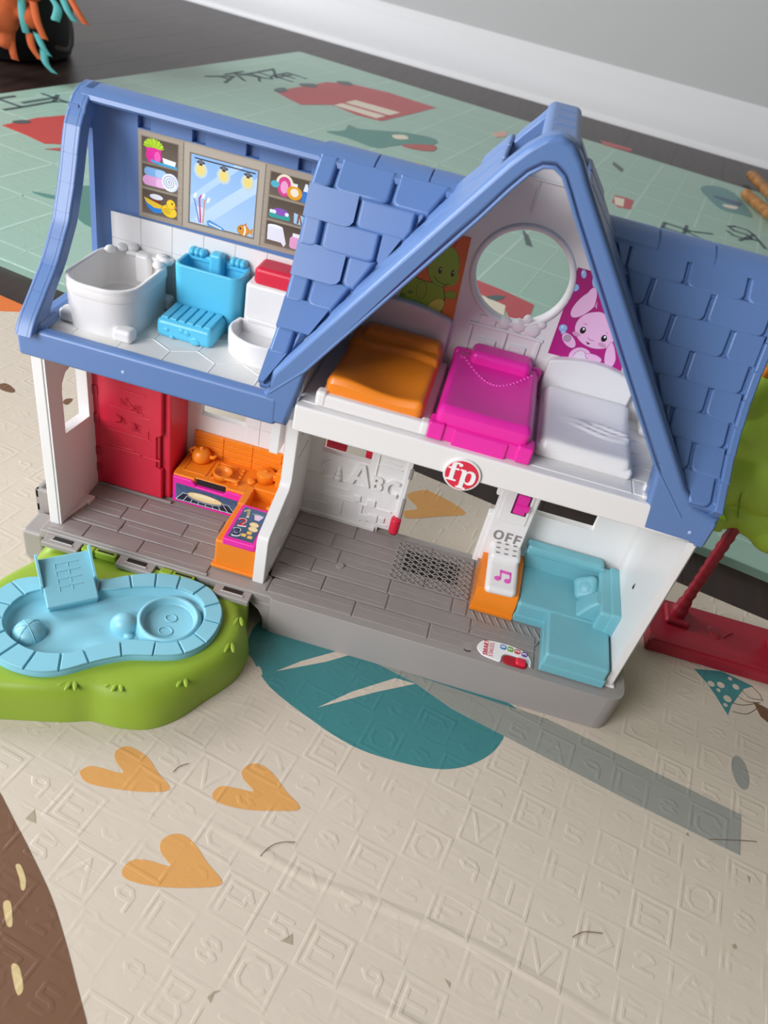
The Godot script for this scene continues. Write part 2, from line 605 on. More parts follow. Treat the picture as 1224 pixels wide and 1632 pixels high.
func print_dino() -> Image:
	var im := pic(384, 576, hexc("e8742a"))
	vgrad(im, Rect2i(0, 0, 384, 576), hexc("d9571f"), hexc("f08a3a"))
	var g := hexc("8fb92f")
	var d := hexc("2f4a14")
	pl(im, Array(smooth2([Vector2(-20, 340), Vector2(120, 330), Vector2(230, 330), Vector2(280, 420), Vector2(286, 520), Vector2(230, 600), Vector2(-20, 600)])), d)
	pl(im, Array(smooth2([Vector2(-20, 346), Vector2(120, 336), Vector2(226, 336), Vector2(274, 424), Vector2(280, 520), Vector2(226, 600), Vector2(-20, 600)])), g)
	el(im, 236, 500, 46, 84, hexc("d9dd5c"), 0.35, d)
	el(im, 220, 210, 118, 132, g, 0, d)
	el(im, 268, 262, 84, 66, g, 0)
	for p in [Vector2(190, 76), Vector2(226, 50), Vector2(266, 62)]:
		el(im, p.x, p.y, 14, 26, hexc("c2371f"), 0.2)
	for x in [186, 296]:
		el(im, x, 240, 15, 23, Color.BLACK)
		el(im, x + 4, 233, 5, 7, Color.WHITE)
	ln(im, [Vector2(160, 288), Vector2(196, 316), Vector2(250, 324), Vector2(284, 312)], 5, d)
	pl(im, [Vector2(236, 322), Vector2(262, 322), Vector2(252, 334)], hexc("8a2b22"))
	el(im, 120, 400, 30, 58, g, -0.3, d)
	el(im, 318, 380, 50, 26, g, -0.2, d)
	for p in [Vector2(20, 460), Vector2(60, 430), Vector2(46, 510), Vector2(96, 500)]:
		el(im, p.x, p.y, 18, 13, hexc("5f8420"))
	return im

func print_bunny() -> Image:
	var im := pic(512, 620, hexc("b5147a"))
	vgrad(im, Rect2i(0, 0, 512, 620), hexc("a50f6d"), hexc("bd1a84"))
	var f := hexc("f1bfe2")
	var d := hexc("8c3f78")
	for b in [[60, 30, 26], [200, 60, 50], [24, 130, 24], [40, 418, 26], [52, 446, 16]]:
		el(im, b[0], b[1], b[2], b[2], hexc("9dc4ee"), 0, hexc("6a7fc0"))
		el(im, b[0] - b[2] * 0.3, b[1] - b[2] * 0.3, b[2] * 0.3, b[2] * 0.3, hexc("d8ebfb"))
	el(im, 128, 212, 52, 128, f, 0.5, d)
	el(im, 260, 372, 150, 128, f, 0.1, d)
	el(im, 128, 212, 50, 126, f, 0.5)
	pl(im, [Vector2(192, 216), Vector2(214, 176), Vector2(210, 232)], hexc("d9a6cb"))
	el(im, 402, 520, 38, 96, f, -0.2, d)
	el(im, 214, 590, 76, 74, f, 0, d)
	el(im, 212, 592, 42, 52, hexc("ecd9ea"), 0, d)
	el(im, 104, 492, 34, 62, f, -0.9, d)
	el(im, 90, 480, 22, 22, hexc("b7a3b4"), 0, d)
	el(im, 300, 566, 58, 24, f, 0.1, d)
	for p in [[168, 396], [318, 412]]:
		el(im, p[0], p[1], 19, 25, Color.BLACK)
		el(im, p[0] + 2, p[1] - 10, 7, 9, Color.WHITE)
	el(im, 136, 434, 28, 15, hexc("d39cc0"), 0.2)
	el(im, 322, 462, 30, 15, hexc("d39cc0"), 0.2)
	ln(im, [Vector2(218, 440), Vector2(240, 450), Vector2(262, 446)], 4, hexc("a2527f"))
	pl(im, [Vector2(214, 466), Vector2(246, 474), Vector2(230, 486)], hexc("57202f"))
	ln(im, [Vector2(160, 350), Vector2(180, 348)], 4, d)
	ln(im, [Vector2(326, 366), Vector2(342, 374)], 4, d)
	return im

func print_oven() -> Image:
	var im := pic(512, 200, hexc("3d5270"))
	vgrad(im, Rect2i(0, 0, 512, 200), hexc("40567a"), hexc("55708f"))
	for i in 8:
		ln(im, [Vector2(20 + i * 66, 20), Vector2(60 + i * 66, 70)], 6, hexc("34465f"))
	pl(im, [Vector2(0, 200), Vector2(60, 96), Vector2(440, 96), Vector2(512, 200)], hexc("1c2434"))
	for i in 9:
		ln(im, [Vector2(60 + i * 48, 100), Vector2(-6 + i * 66, 196)], 5, hexc("d5dbe6"))
	ln(im, [Vector2(56, 98), Vector2(450, 98)], 6, hexc("d5dbe6"))
	ln(im, [Vector2(0, 190), Vector2(512, 190)], 8, hexc("d5dbe6"))
	el(im, 246, 118, 146, 42, hexc("8d96a8"), 0.02, hexc("414a5c"), 4)
	el(im, 246, 96, 144, 44, hexc("efd79d"), 0.02, hexc("86653a"), 3)
	el(im, 240, 82, 92, 20, hexc("f8eac2"))
	return im

func print_recipe() -> Image:
	var im := pic(256, 440, hexc("44607f"))
	vgrad(im, Rect2i(0, 0, 256, 440), hexc("4b6888"), hexc("3e5874"))
	el(im, 180, 84, 44, 12, hexc("e8d4ea"), 0, hexc("f2f2f6"), 4)
	pl(im, [Vector2(138, 88), Vector2(222, 88), Vector2(204, 140), Vector2(156, 140)], hexc("e6cfe8"))
	ln(im, [Vector2(110, 70), Vector2(140, 58), Vector2(224, 62)], 5, hexc("dfe7ef"))
	el(im, 180, 208, 46, 32, hexc("f2dfa6"), 0.1, hexc("b99753"), 3)
	el(im, 192, 268, 48, 30, hexc("f2dfa6"), 0.1, hexc("b99753"), 3)
	for p in [Vector2(176, 326), Vector2(136, 372), Vector2(202, 380)]:
		pl(im, Array(rrect2(p.x - 26, p.y - 20, p.x + 26, p.y + 22, 8)), hexc("b99753"))
		pl(im, Array(rrect2(p.x - 23, p.y - 17, p.x + 23, p.y + 19, 7)), hexc("efc66a"))
	return im

# ---------------------------------------------------------------- embossed play mat
func strokes(ch: String) -> String:
	return {"A": "00 24 40,12 32", "B": "00 04 34 33 22 02,22 31 30 00", "C": "43 34 14 03 01 10 30 41", "D": "00 04 24 42 20 00", "E": "40 00 04 44,02 32", "F": "00 04 44,02 32",
		"G": "43 34 14 03 01 10 30 41 42 22", "H": "00 04,40 44,02 42", "J": "34 31 20 10 01", "K": "00 04,44 02 40", "L": "04 00 40", "M": "00 04 22 44 40", "N": "00 04 40 44",
		"O": "10 01 03 14 34 43 41 30 10", "P": "00 04 34 43 33 32 02", "R": "00 04 34 43 32 02,22 40", "S": "43 34 14 03 12 32 41 30 10 01", "T": "20 24,04 44", "U": "04 01 10 30 41 44",
		"V": "04 20 44", "W": "04 10 22 30 44", "X": "00 44,04 40", "Y": "04 22 44,22 20", "Z": "04 44 00 40", "2": "03 14 34 43 00 40", "3": "04 44 22 41 30 10 01", "5": "44 04 02 32 41 30 00",
		"8": "22 03 14 34 43 22 41 30 10 01 22", "9": "40 43 34 14 03 12 32 43"}.get(ch, "04 44 00 40")

func stamp(f: PackedFloat32Array, n: int, a: Vector2, b: Vector2, w: float, h: float) -> void:
	var lo := a.min(b) - Vector2(w, w) * 2
	var hi := a.max(b) + Vector2(w, w) * 2
	var ab := b - a
	var l2 := maxf(ab.length_squared(), 1e-6)
	for y in range(int(lo.y), int(hi.y) + 1):
		for x in range(int(lo.x), int(hi.x) + 1):
			var p := Vector2(x, y)
			var d := (p - a - ab * clampf((p - a).dot(ab) / l2, 0, 1)).length() / w
			if d < 1.6:
				var i := posmod(y, n) * n + posmod(x, n)
				f[i] = maxf(f[i], h * (1.0 - smoothstep(0.6, 1.6, d)))

func emboss(n: int, cells: int, letters: bool, height: float, wrinkle: float) -> ImageTexture:
	var f := PackedFloat32Array()
	f.resize(n * n)
	var c := float(n) / cells
	var abc := "ANEKCZBMVGOWERDUPSLYTHFX"
	for j in cells:
		for i in cells:
			var o := Vector2(i + 0.5, j + 0.5) * c
			if not letters:
				continue
			var boxed := (i + j) % 2 == 0
			var ch := abc[(i * 5 + j * 7) % 24] if boxed else "23589"[(i + 2 * j) % 5]
			var turn: float = [0.0, 0.0, PI / 2, -PI / 2][(i * 3 + j) % 4] * 0.0
			var k := c * (0.36 if boxed else 0.24)
			if boxed:
				var q := c * 0.44
				for e in [[Vector2(-q, -q), Vector2(q, -q)], [Vector2(q, -q), Vector2(q, q)], [Vector2(q, q), Vector2(-q, q)], [Vector2(-q, q), Vector2(-q, -q)]]:
					stamp(f, n, o + e[0], o + e[1], c * 0.035, height)
			for part in strokes(ch).split(","):
				var prev = null
				for s in part.split(" "):
					var p := o + (Vector2(int(s[0]) - 2, 2 - int(s[1])) * k / 2.6).rotated(turn)
					if prev != null:
						stamp(f, n, prev, p, c * 0.04, height)
					prev = p
	var no := FastNoiseLite.new()
	no.seed = 5
	no.noise_type = FastNoiseLite.TYPE_SIMPLEX_SMOOTH
	no.frequency = 1.0
	no.fractal_octaves = 4
	var rn := FastNoiseLite.new()
	rn.seed = 9
	rn.noise_type = FastNoiseLite.TYPE_SIMPLEX
	rn.fractal_type = FastNoiseLite.FRACTAL_RIDGED
	rn.fractal_octaves = 2
	rn.frequency = 1.0
	var im := Image.create(n, n, false, Image.FORMAT_RF)
	var wear := FastNoiseLite.new()
	wear.seed = 31
	wear.frequency = 1.0
	for y in n:
		# noise on a torus-like pair of rings so that the tile repeats
		var v := TAU * y / n
		var cv := cos(v) * 1.1
		var sv := sin(v) * 1.1
		for x in n:
			var u := float(x) / n
			var b := absf(u * 2.0 - 1.0)
			var h := no.get_noise_3d(u * 5.0, cv * 2.0, sv * 2.0) * (1.0 - smoothstep(0.86, 1.0, b)) + no.get_noise_3d(u * 26.0, cv * 8.0, sv * 8.0) * 0.10
			var r := maxf(0.0, rn.get_noise_3d(u * 2.2, cv * 1.0, sv * 1.0) - 0.72) * (1.0 - smoothstep(0.86, 1.0, b))
			var worn := clampf(0.55 + 1.3 * wear.get_noise_3d(u * 3.0, cv * 1.3, sv * 1.3), 0.12, 1.0)
			im.set_pixel(x, y, Color(f[y * n + x] * worn + h * wrinkle + r * wrinkle * 3.0, 0, 0))
	im.bump_map_to_normal_map(float(n) / 100.0)
	return ImageTexture.create_from_image(im)

func noise_tex(freq: float, seed_: int, normal: bool, strength := 2.0, size := 512, oct := 4) -> NoiseTexture2D:
	var t := NoiseTexture2D.new()
	t.width = size
	t.height = size
	t.seamless = true
	t.as_normal_map = normal
	t.bump_strength = strength
	var n := FastNoiseLite.new()
	n.seed = seed_
	n.frequency = freq
	n.fractal_octaves = oct
	t.noise = n
	return t

# ---------------------------------------------------------------- the toy house
const PROF := [[21.2, 0.9], [21.9, 0.45], [23.7, -1.6], [24.8, -2.8], [27.0, -4.5], [29.4, -5.6], [32.4, -6.65], [33.2, -7.2], [33.9, -8.2]]

func prof_z(y: float) -> float:
	for i in PROF.size() - 1:
		if y <= PROF[i + 1][0]:
			return lerpf(PROF[i][1], PROF[i + 1][1], (y - PROF[i][0]) / (PROF[i + 1][0] - PROF[i][0]))
	return PROF[-1][1]

func gl(y: float) -> float:
	return 17.0 + 0.703 * (y - 23.0)

func gr(y: float) -> float:
	return 44.1 - 0.773 * (y - 23.0)

const ROWS := [34.0, 32.5, 30.9, 29.2, 27.5, 26.0, 24.6, 23.3, 22.0]

func shingle(parent: Node, xf: Transform3D, x0: float, x1: float, L: float, clip: PackedVector2Array, th: float) -> void:
	var g := 0.05
	var c := minf(0.5, (x1 - x0) * 0.3)
	var p := PackedVector2Array([Vector2(x0 + g, L + 0.3), Vector2(x0 + g, c * 0.8), Vector2(x0 + g + c * 0.35, c * 0.25), Vector2(x0 + g + c, 0.0), Vector2(x1 - g - c, 0.0), Vector2(x1 - g - c * 0.35, c * 0.25), Vector2(x1 - g, c * 0.8), Vector2(x1 - g, L + 0.3)])
	for q in Geometry2D.intersect_polygons(p, clip):
		if absf(area2(q)) < 0.12:
			continue
		var st := mk()
		ext(st, q, xf, th, minf(0.28, th * 0.7), false)
		obj("shingle", st, M.blue, parent)

func area2(p: PackedVector2Array) -> float:
	var s := 0.0
	for i in p.size():
		s += p[i].cross(p[(i + 1) % p.size()])
	return s / 2

func slope_frame(i: int, lift: float) -> Array:
	var yb: float = ROWS[i + 1]
	var yt: float = ROWS[i]
	var b := Vector3(0, yb, prof_z(yb))
	var t := Vector3(0, yt, prof_z(yt))
	var up := (t - b)
	var n := Vector3.RIGHT.cross(up).normalized()
	var o := b + n * lift
	var y2 := (t - n * 0.1 - b - n * 0.0)
	return [frame(o, Vector3.RIGHT, y2), up.length()]

func gable_outline(inset: float) -> Array:
	# outer outline of the gable from the left foot over the top to the right foot
	var k := inset
	var o := [Vector2(17.0 + k, 23.0 - k * 0.4)]
	for p in [[27.9, 38.5], [28.6, 39.35], [29.35, 40.05], [30.1, 40.32], [30.85, 40.1], [31.5, 39.45], [32.1, 38.6]]:
		o.append(Vector2(p[0] + (k if p[0] < 29 else (-k if p[0] > 31 else 0.0)) * 0.7, p[1] - k))
	o.append(Vector2(44.1 - k, 23.0 - k * 0.4))
	return o

func gable_inner() -> Array:
	return [Vector2(19.1, 23.8), Vector2(27.3, 35.6), Vector2(28.4, 37.3), Vector2(29.1, 38.25), Vector2(29.7, 38.75), Vector2(30.25, 38.85), Vector2(30.8, 38.55), Vector2(31.3, 37.9), Vector2(32.0, 36.9), Vector2(41.6, 24.1)]

func build_house() -> void:
	var H := thing("toy_house", "grey, white and blue plastic toy house with shingled roof, open front and furnished rooms", "toy house", Vector3(23, 0, -4.5))
	house_base(H)
	house_walls(H)
	house_roof(H)
	bathroom(H)
	bedroom(H)
	kitchen(H)
	living(H)

func house_base(H: Node) -> void:
	var st := mk()
	var up := frame(Vector3(0, 0, 0), Vector3.RIGHT, Vector3.FORWARD)   # local x = x, y = -z, z = up
	var p := PackedVector2Array([Vector2(-0.4, 10.6), Vector2(-0.4, 1.4), Vector2(17.6, 1.4), Vector2(18.9, 0.6), Vector2(19.0, -1.15), Vector2(19.3, -1.4), Vector2(46.4, -1.4)])
	for i in 7:
		p.append(Vector2(46.4, -0.1) + Vector2.from_angle(-PI / 2 + PI / 2 * i / 6) * 1.3)
	p.append_array(PackedVector2Array([Vector2(47.7, 10.6)]))
	ext(st, p, up, 3.8, 0.12)
	# shelf that carries the kitchen front, open below
	rbox(st, Vector3(-0.3, 2.9, -2), Vector3(19.2, 3.8, 1.2), 0.15)
	var arch := PackedVector2Array([Vector2(19.2, 0), Vector2(19.2, 3.0), Vector2(16.6, 3.0), Vector2(17.5, 2.6), Vector2(18.2, 2.0), Vector2(18.6, 1.2), Vector2(18.7, 0)])
	ext(st, arch, frame(Vector3(0, 0, -1.5), Vector3.RIGHT, Vector3.UP), 2.8, 0.1)
	# left end with an open socket
	rbox(st, Vector3(-2.1, 0, -1.6), Vector3(-0.2, 3.0, 1.1), 0.35, 2)
	rbox(st, Vector3(-2.4, 0, -7.2), Vector3(-0.3, 2.2, -1.6), 0.3, 2)
	for w in [[Vector3(-2.4, 2, -2.2), Vector3(-0.3, 5.0, -1.8)], [Vector3(-2.4, 2, -7.2), Vector3(-0.3, 5.0, -6.8)], [Vector3(-2.4, 2, -7.2), Vector3(-2.05, 5.0, -1.8)], [Vector3(-0.5, 2, -7.2), Vector3(-0.1, 4.6, -1.8)]]:
		rbox(st, w[0], w[1], 0.1)
	var B := obj("base", st, M.grey, H)
	# floor planks
	var planks := []
	for row in 6:
		var z0 := -9.9 + row * 1.78
		var x: float = 18.2
		var lens := [5.4, 7.0, 6.2, 7.6, 6.6]
		x -= [0.0, 3.2, 1.4, 4.6, 2.2, 5.0][row]
		var n: int = row
		while x < 40.4:
			var x1: float = x + lens[n % 5]
			var a := maxf(x, 18.2)
			var b := minf(x1, 40.4 if row > 3 else (34.5 if row > 0 else 34.5))
			if b - a > 0.4:
				planks.append([a, z0, b, z0 + 1.78, 0])
			x = x1
			n += 1
	for row in 4:
		var z0 := -5.7 + row * 1.62
		var x: float = 1.1 - [0.0, 3.4, 1.2, 4.4][row]
		var n: int = row + 2
		while x < 13.6:
			var x1: float = x + [5.4, 6.4, 4.6, 7.0][n % 4]
			var a := maxf(x, 1.1)
			var b := minf(x1, 13.6)
			if b - a > 0.4:
				planks.append([a, z0, b, z0 + 1.62, 1])
			x = x1
			n += 1
	for q in planks:
		var s := mk()
		rbox(s, Vector3(q[0] + 0.05, 3.6, q[1] + 0.05), Vector3(q[2] - 0.05, 3.9, q[3] - 0.05), 0.09)
		obj("floor_plank", s, M.grey_grain, B)
		if rng.randf() < 0.75 and q[2] - q[0] > 2.0:
			var f := rng.randf_range(0.3, 0.7)
			s = mk()
			rbox(s, Vector3(q[0] + 0.3, 3.86, lerpf(q[1], q[3], f)), Vector3(q[2] - 0.3, 3.93, lerpf(q[1], q[3], f) + 0.06), 0.03)
			obj("plank_ridge", s, M.grey, B)
	# herringbone strips beside the sofa
	for i in 9:
		var s := mk()
		var x := 34.9 + i * 0.66
		var a := Vector3(x, 3.85, -3.6)
		for h in 2:
			var e := Vector3(0.55, 0, 1.05 if h == 0 else -1.05)
			var o := a + Vector3(0, 0, 0) if h == 0 else a + Vector3(0.55, 0, 1.05)
			tube(s, [o, o + (e if h == 0 else Vector3(-0.55, 0, 1.05))], 0.07, 5)
		obj("herringbone_strip", s, M.grey, B)
	# front edge: a long rail in front of the kitchen floor, tabs with slots
	st = mk()
	rbox(st, Vector3(0.3, 3.7, 0.75), Vector3(13.7, 3.98, 1.0), 0.08)
	rbox(st, Vector3(1.0, 3.8, -6.1), Vector3(7.6, 4.0, -5.85), 0.06)
	obj("rail", st, M.grey, B)
	for x in [0.4, 6.6, 14.6]:
		st = mk()
		rbox(st, Vector3(x, 3.35, 0.9), Vector3(x + 3.0, 3.62, 2.2), 0.08)
		rbox(st, Vector3(x, 3.1, 1.9), Vector3(x + 3.0, 3.6, 2.25), 0.1)
		var t := obj("hinge_tab", st, M.grey, B)
		st = mk()
		rbox(st, Vector3(x + 0.7, 3.6, 1.3), Vector3(x + 2.3, 3.66, 1.75), 0.03)
		obj("slot", st, M.dark, B)
		st = mk()
		rbox(st, Vector3(x + 0.55, 3.6, 1.78), Vector3(x + 2.45, 3.74, 1.9), 0.05)
		obj("slot_lip", st, M.grey_light, B)
	# screw cap ring, seam cap, stage switch
	st = mk()
	ext(st, disc2(35.05, -0.35, 0.47, 24), frame(Vector3(0, 3.78, 0), Vector3.RIGHT, Vector3.FORWARD), 0.1)
	obj("screw_hole", st, M.dark, B)
	st = mk()
	ext(st, disc2(35.05, -0.35, 0.42, 24), frame(Vector3(0, 3.78, 0), Vector3.RIGHT, Vector3.FORWARD), 0.13, 0.03)
	obj("screw_cap", st, M.grey, B)
	st = mk()
	ext(st, disc2(23.3, 4.3, 0.36, 20), frame(Vector3(0, 3.88, 0), Vector3.RIGHT, Vector3.FORWARD), 0.12, 0.05)
	obj("seam_knob", st, M.grey, B)
	# speaker grille: dark well with a woven cover
	st = mk()
	rbox(st, Vector3(28.4, 3.88, -8.6), Vector3(33.2, 3.92, -6.0), 0.02)
	obj("grille_well", st, M.dark, B)
	st = mk()
	for j in 16:
		for i in 18:
			var c := Vector3(27.6 + i * 0.39, 3.95, -9.3 + j * 0.3)
			var e := Vector3(0.16, 0, 0.15 if (i + j) % 2 else -0.15)
			if c.x < 34.3:
				tube(st, [c - e, c + e], 0.055, 4)
	for j in 9:
		tube(st, [Vector3(27.4, 3.94, -9.4 + j * 0.6), Vector3(34.3, 3.94, -9.4 + j * 0.6)], 0.05, 4)
	var gm := obj("speaker_grille", st, M.grey, B)
	gm.set_meta("kind", "stuff")
	# stage label and slider
	var fl := frame(Vector3(0, 3.84, 0), Vector3.RIGHT, Vector3.FORWARD)
	var lab := smooth2([Vector2(35.75, -0.2), Vector2(36.0, 0.5), Vector2(36.6, 0.85), Vector2(38.2, 0.95), Vector2(39.4, 0.75), Vector2(40.05, 0.1), Vector2(40.1, -0.65), Vector2(39.9, -0.5), Vector2(39.5, -0.1), Vector2(38.6, 0.0), Vector2(38.0, -0.1), Vector2(37.75, -0.5), Vector2(37.7, -0.95), Vector2(37.2, -0.95), Vector2(36.2, -0.75)], 3)
	st = mk()
	ext(st, lab, fl, 0.14, 0.02)
	var LB := obj("switch_label", st, M.white_print, B)
	LB.set_meta("label", "white rounded label with printed stage numbers")
	lettering("label_lettering", "SMART", 0.36, 0.02, M.red_print, B, Transform3D(Basis(Vector3(0, 0, -1) , Vector3(-1, 0, 0), Vector3(0, 1, 0)), Vector3(36.45, 3.99, 0.0)))
	lettering("label_lettering", "STAGES.", 0.31, 0.02, M.red_print, B, Transform3D(Basis(Vector3(0, 0, -1), Vector3(-1, 0, 0), Vector3(0, 1, 0)), Vector3(36.9, 3.99, 0.02)), "Droid Sans", false)
	for i in 4:
		var c := Vector2(37.8 + i * 0.58, 0.55 - i * 0.02 - (0.08 if i == 3 else 0.0))
		st = mk()
		ext(st, rrect2(c.x - 0.25, c.y - 0.25, c.x + 0.25, c.y + 0.25, 0.17), fl, 0.165, 0.01)
		obj("number_badge", st, [M.badge_blue, M.badge_green, M.badge_red, M.badge_purple][i], B)
		lettering("badge_digit", ["0", "1", "2", "3"][i], 0.32, 0.02, M.white_print, B, Transform3D(Basis(Vector3(0, 0, -1), Vector3(-1, 0, 0), Vector3(0, 1, 0)), Vector3(c.x, 4.012, -c.y)))
	st = mk()
	ext(st, rrect2(37.85, -1.0, 39.85, -0.15, 0.42, 6), fl, 0.13, 0.02)
	obj("slider_slot", st, M.dark_red, B)
	st = mk()
	rbox(st, Vector3(38.85, 3.9, 0.25), Vector3(39.7, 4.3, 0.95), 0.2, 3)
	obj("slider_knob", st, M.red, B)

func house_walls(H: Node) -> void:
	var st := mk()
	# left wall with an arched window; local x = -z, y = y, pushed out along +x
	var side := Transform3D(Basis(Vector3(0, 0, -1), Vector3(0, 1, 0), Vector3(1, 0, 0)), Vector3(0, 0, 0))
	var hole := PackedVector2Array([Vector2(1.75, 11.65), Vector2(5.25, 11.15), Vector2(5.2, 15.3), Vector2(4.6, 16.3), Vector2(3.4, 16.9), Vector2(2.4, 16.7), Vector2(1.85, 16.0), Vector2(1.75, 15.2)])
	ext_hole(st, PackedVector2Array([Vector2(0, 3.8), Vector2(10.6, 3.8), Vector2(10.6, 20.4), Vector2(0, 20.4)]), hole, side, 0.9, 0.1)
	var foot := PackedVector2Array([Vector2(0.8, 0.05), Vector2(1.5, 3.0), Vector2(1.7, 3.0), Vector2(1.7, 3.9), Vector2(0.8, 3.9)])
	ext(st, foot, frame(Vector3(0, 3.85, 0), Vector3.RIGHT, Vector3.FORWARD), 0.35, 0.1)
	rbox(st, Vector3(-0.05, 3.7, -0.3), Vector3(0.75, 19.5, 0.08), 0.08)
	obj("left_side_wall", st, M.white, H)
	# right wall
	st = mk()
	ext(st, PackedVector2Array([Vector2(-0.1, 3.6), Vector2(10.6, 3.6), Vector2(10.6, 20), Vector2(0, 20)]), Transform3D(side.basis, Vector3(46.0, 0, 0)), 0.75, 0.2)
	rbox(st, Vector3(45.6, 3.5, -0.5), Vector3(46.9, 3.95, 0.2), 0.15)
	obj("right_side_wall", st, M.white, H)
	st = mk()
	rbox(st, Vector3(45.94, 10.2, -4.6), Vector3(46.02, 10.5, -4.35), 0.03)
	rbox(st, Vector3(45.96, 10.45, -4.5), Vector3(46.01, 10.75, -4.42), 0.02)
	obj("scratch", st, M.dark, H)
	# wall between kitchen and living room
	st = mk()
	ext(st, PackedVector2Array([Vector2(10.3, 3.8), Vector2(10.3, 19.6), Vector2(5.0, 19.6), Vector2(5.0, 10.6), Vector2(4.6, 10.0), Vector2(0.25, 8.6), Vector2(-0.05, 8.2), Vector2(-0.05, 3.8)]), Transform3D(side.basis, Vector3(17.15, 0, 0)), 0.95, 0.12)
	rbox(st, Vector3(15.7, 12.2, -7.6), Vector3(16.45, 19.6, -5.8), 0.08)
	obj("dividing_wall", st, M.white, H)
	# raised mouldings on the divider
	for q in [[-1.2, 6.6, -3.6, 6.8], [-1.2, 4.6, -3.6, 4.8], [-4.2, 7.4, -6.8, 7.6], [-4.2, 5.2, -6.8, 5.4], [-6.0, 12.2, -8.6, 12.4], [-6.0, 14.4, -8.6, 14.6]]:
		st = mk()
		rbox(st, Vector3(18.05, q[1], q[2]), Vector3(18.2, q[3], q[0]), 0.06)
		obj("moulding", st, M.white, H)
	# back wall of the ground floor
	st = mk()
	var bk := frame(Vector3(0, 0, -10.7), Vector3.RIGHT, Vector3.UP)
	ext_hole(st, rect2(0.8, 3.8, 17.2, 19.6), rect2(8.4, 10.9, 12.3, 14.5), bk, 0.7, 0.05)
	ext_hole(st, PackedVector2Array([Vector2(18, 3.8), Vector2(25.2, 3.8), Vector2(25.2, 4.4), Vector2(26.55, 4.4), Vector2(26.55, 19.6), Vector2(18, 19.6)]), rect2(19.2, 10.75, 23.4, 14.0), bk, 0.7, 0.05)
	rbox(st, Vector3(18, 3.85, -10.0), Vector3(25.0, 4.3, -9.75), 0.08)
	rbox(st, Vector3(26.5, 4.6, -10.4), Vector3(26.95, 19.4, -9.75), 0.08)
	rbox(st, Vector3(26.6, 17.5, -10.6), Vector3(34.5, 19.6, -10.1), 0.05)
	ext_hole(st, rect2(37.2, 3.8, 46.2, 19.6), rect2(37.8, 10.45, 42.75, 14.0), bk, 0.7, 0.05)
	obj("back_wall_panel", st, M.white, H)
	# upper floor slab
	st = mk()
	rbox(st, Vector3(18.75, 19.15, -10.4), Vector3(46.0, 21.15, 0.35), 0.16, 2)
	rbox(st, Vector3(0.3, 19.4, -10.4), Vector3(18.6, 20.45, -0.4), 0.05)
	var F := obj("upper_floor", st, M.white, H)
	for row in 6:
		var z := -0.35 - row * 1.66
		var x: float = 18.9 - [0.0, 4.0, 2.0, 5.5, 1.0, 3.0][row]
		while x < 45.9:
			var a := maxf(18.9, x)
			var b := minf(45.9, x + 7.5)
			if b - a > 0.5:
				st = mk()
				rbox(st, Vector3(a + 0.04, 21.0, z - 1.62), Vector3(b - 0.04, 21.22, z), 0.07)
				obj("bedroom_plank", st, M.white_grain, F)
			x += 7.5
	# round badge hanging on the front edge
	st = mk()
	ext(st, disc2(30.5, 19.5, 1.28, 40), frame(Vector3(0, 0, 0.1), Vector3.RIGHT, Vector3.UP), 0.42, 0.08)
	var bd := obj("logo_badge", st, M.white, H)
	bd.set_meta("label", "round red badge with white lettering and a white rim")
	st = mk()
	ext(st, disc2(30.5, 19.5, 1.12, 40), frame(Vector3(0, 0, 0.45), Vector3.RIGHT, Vector3.UP), 0.1, 0.02)
	obj("badge_disc", st, M.red, bd)
	lettering("badge_letters", "fp", 1.4, 0.04, M.white_print, bd, Transform3D(Basis(), Vector3(30.5, 19.62, 0.57)), "Droid Serif", true)

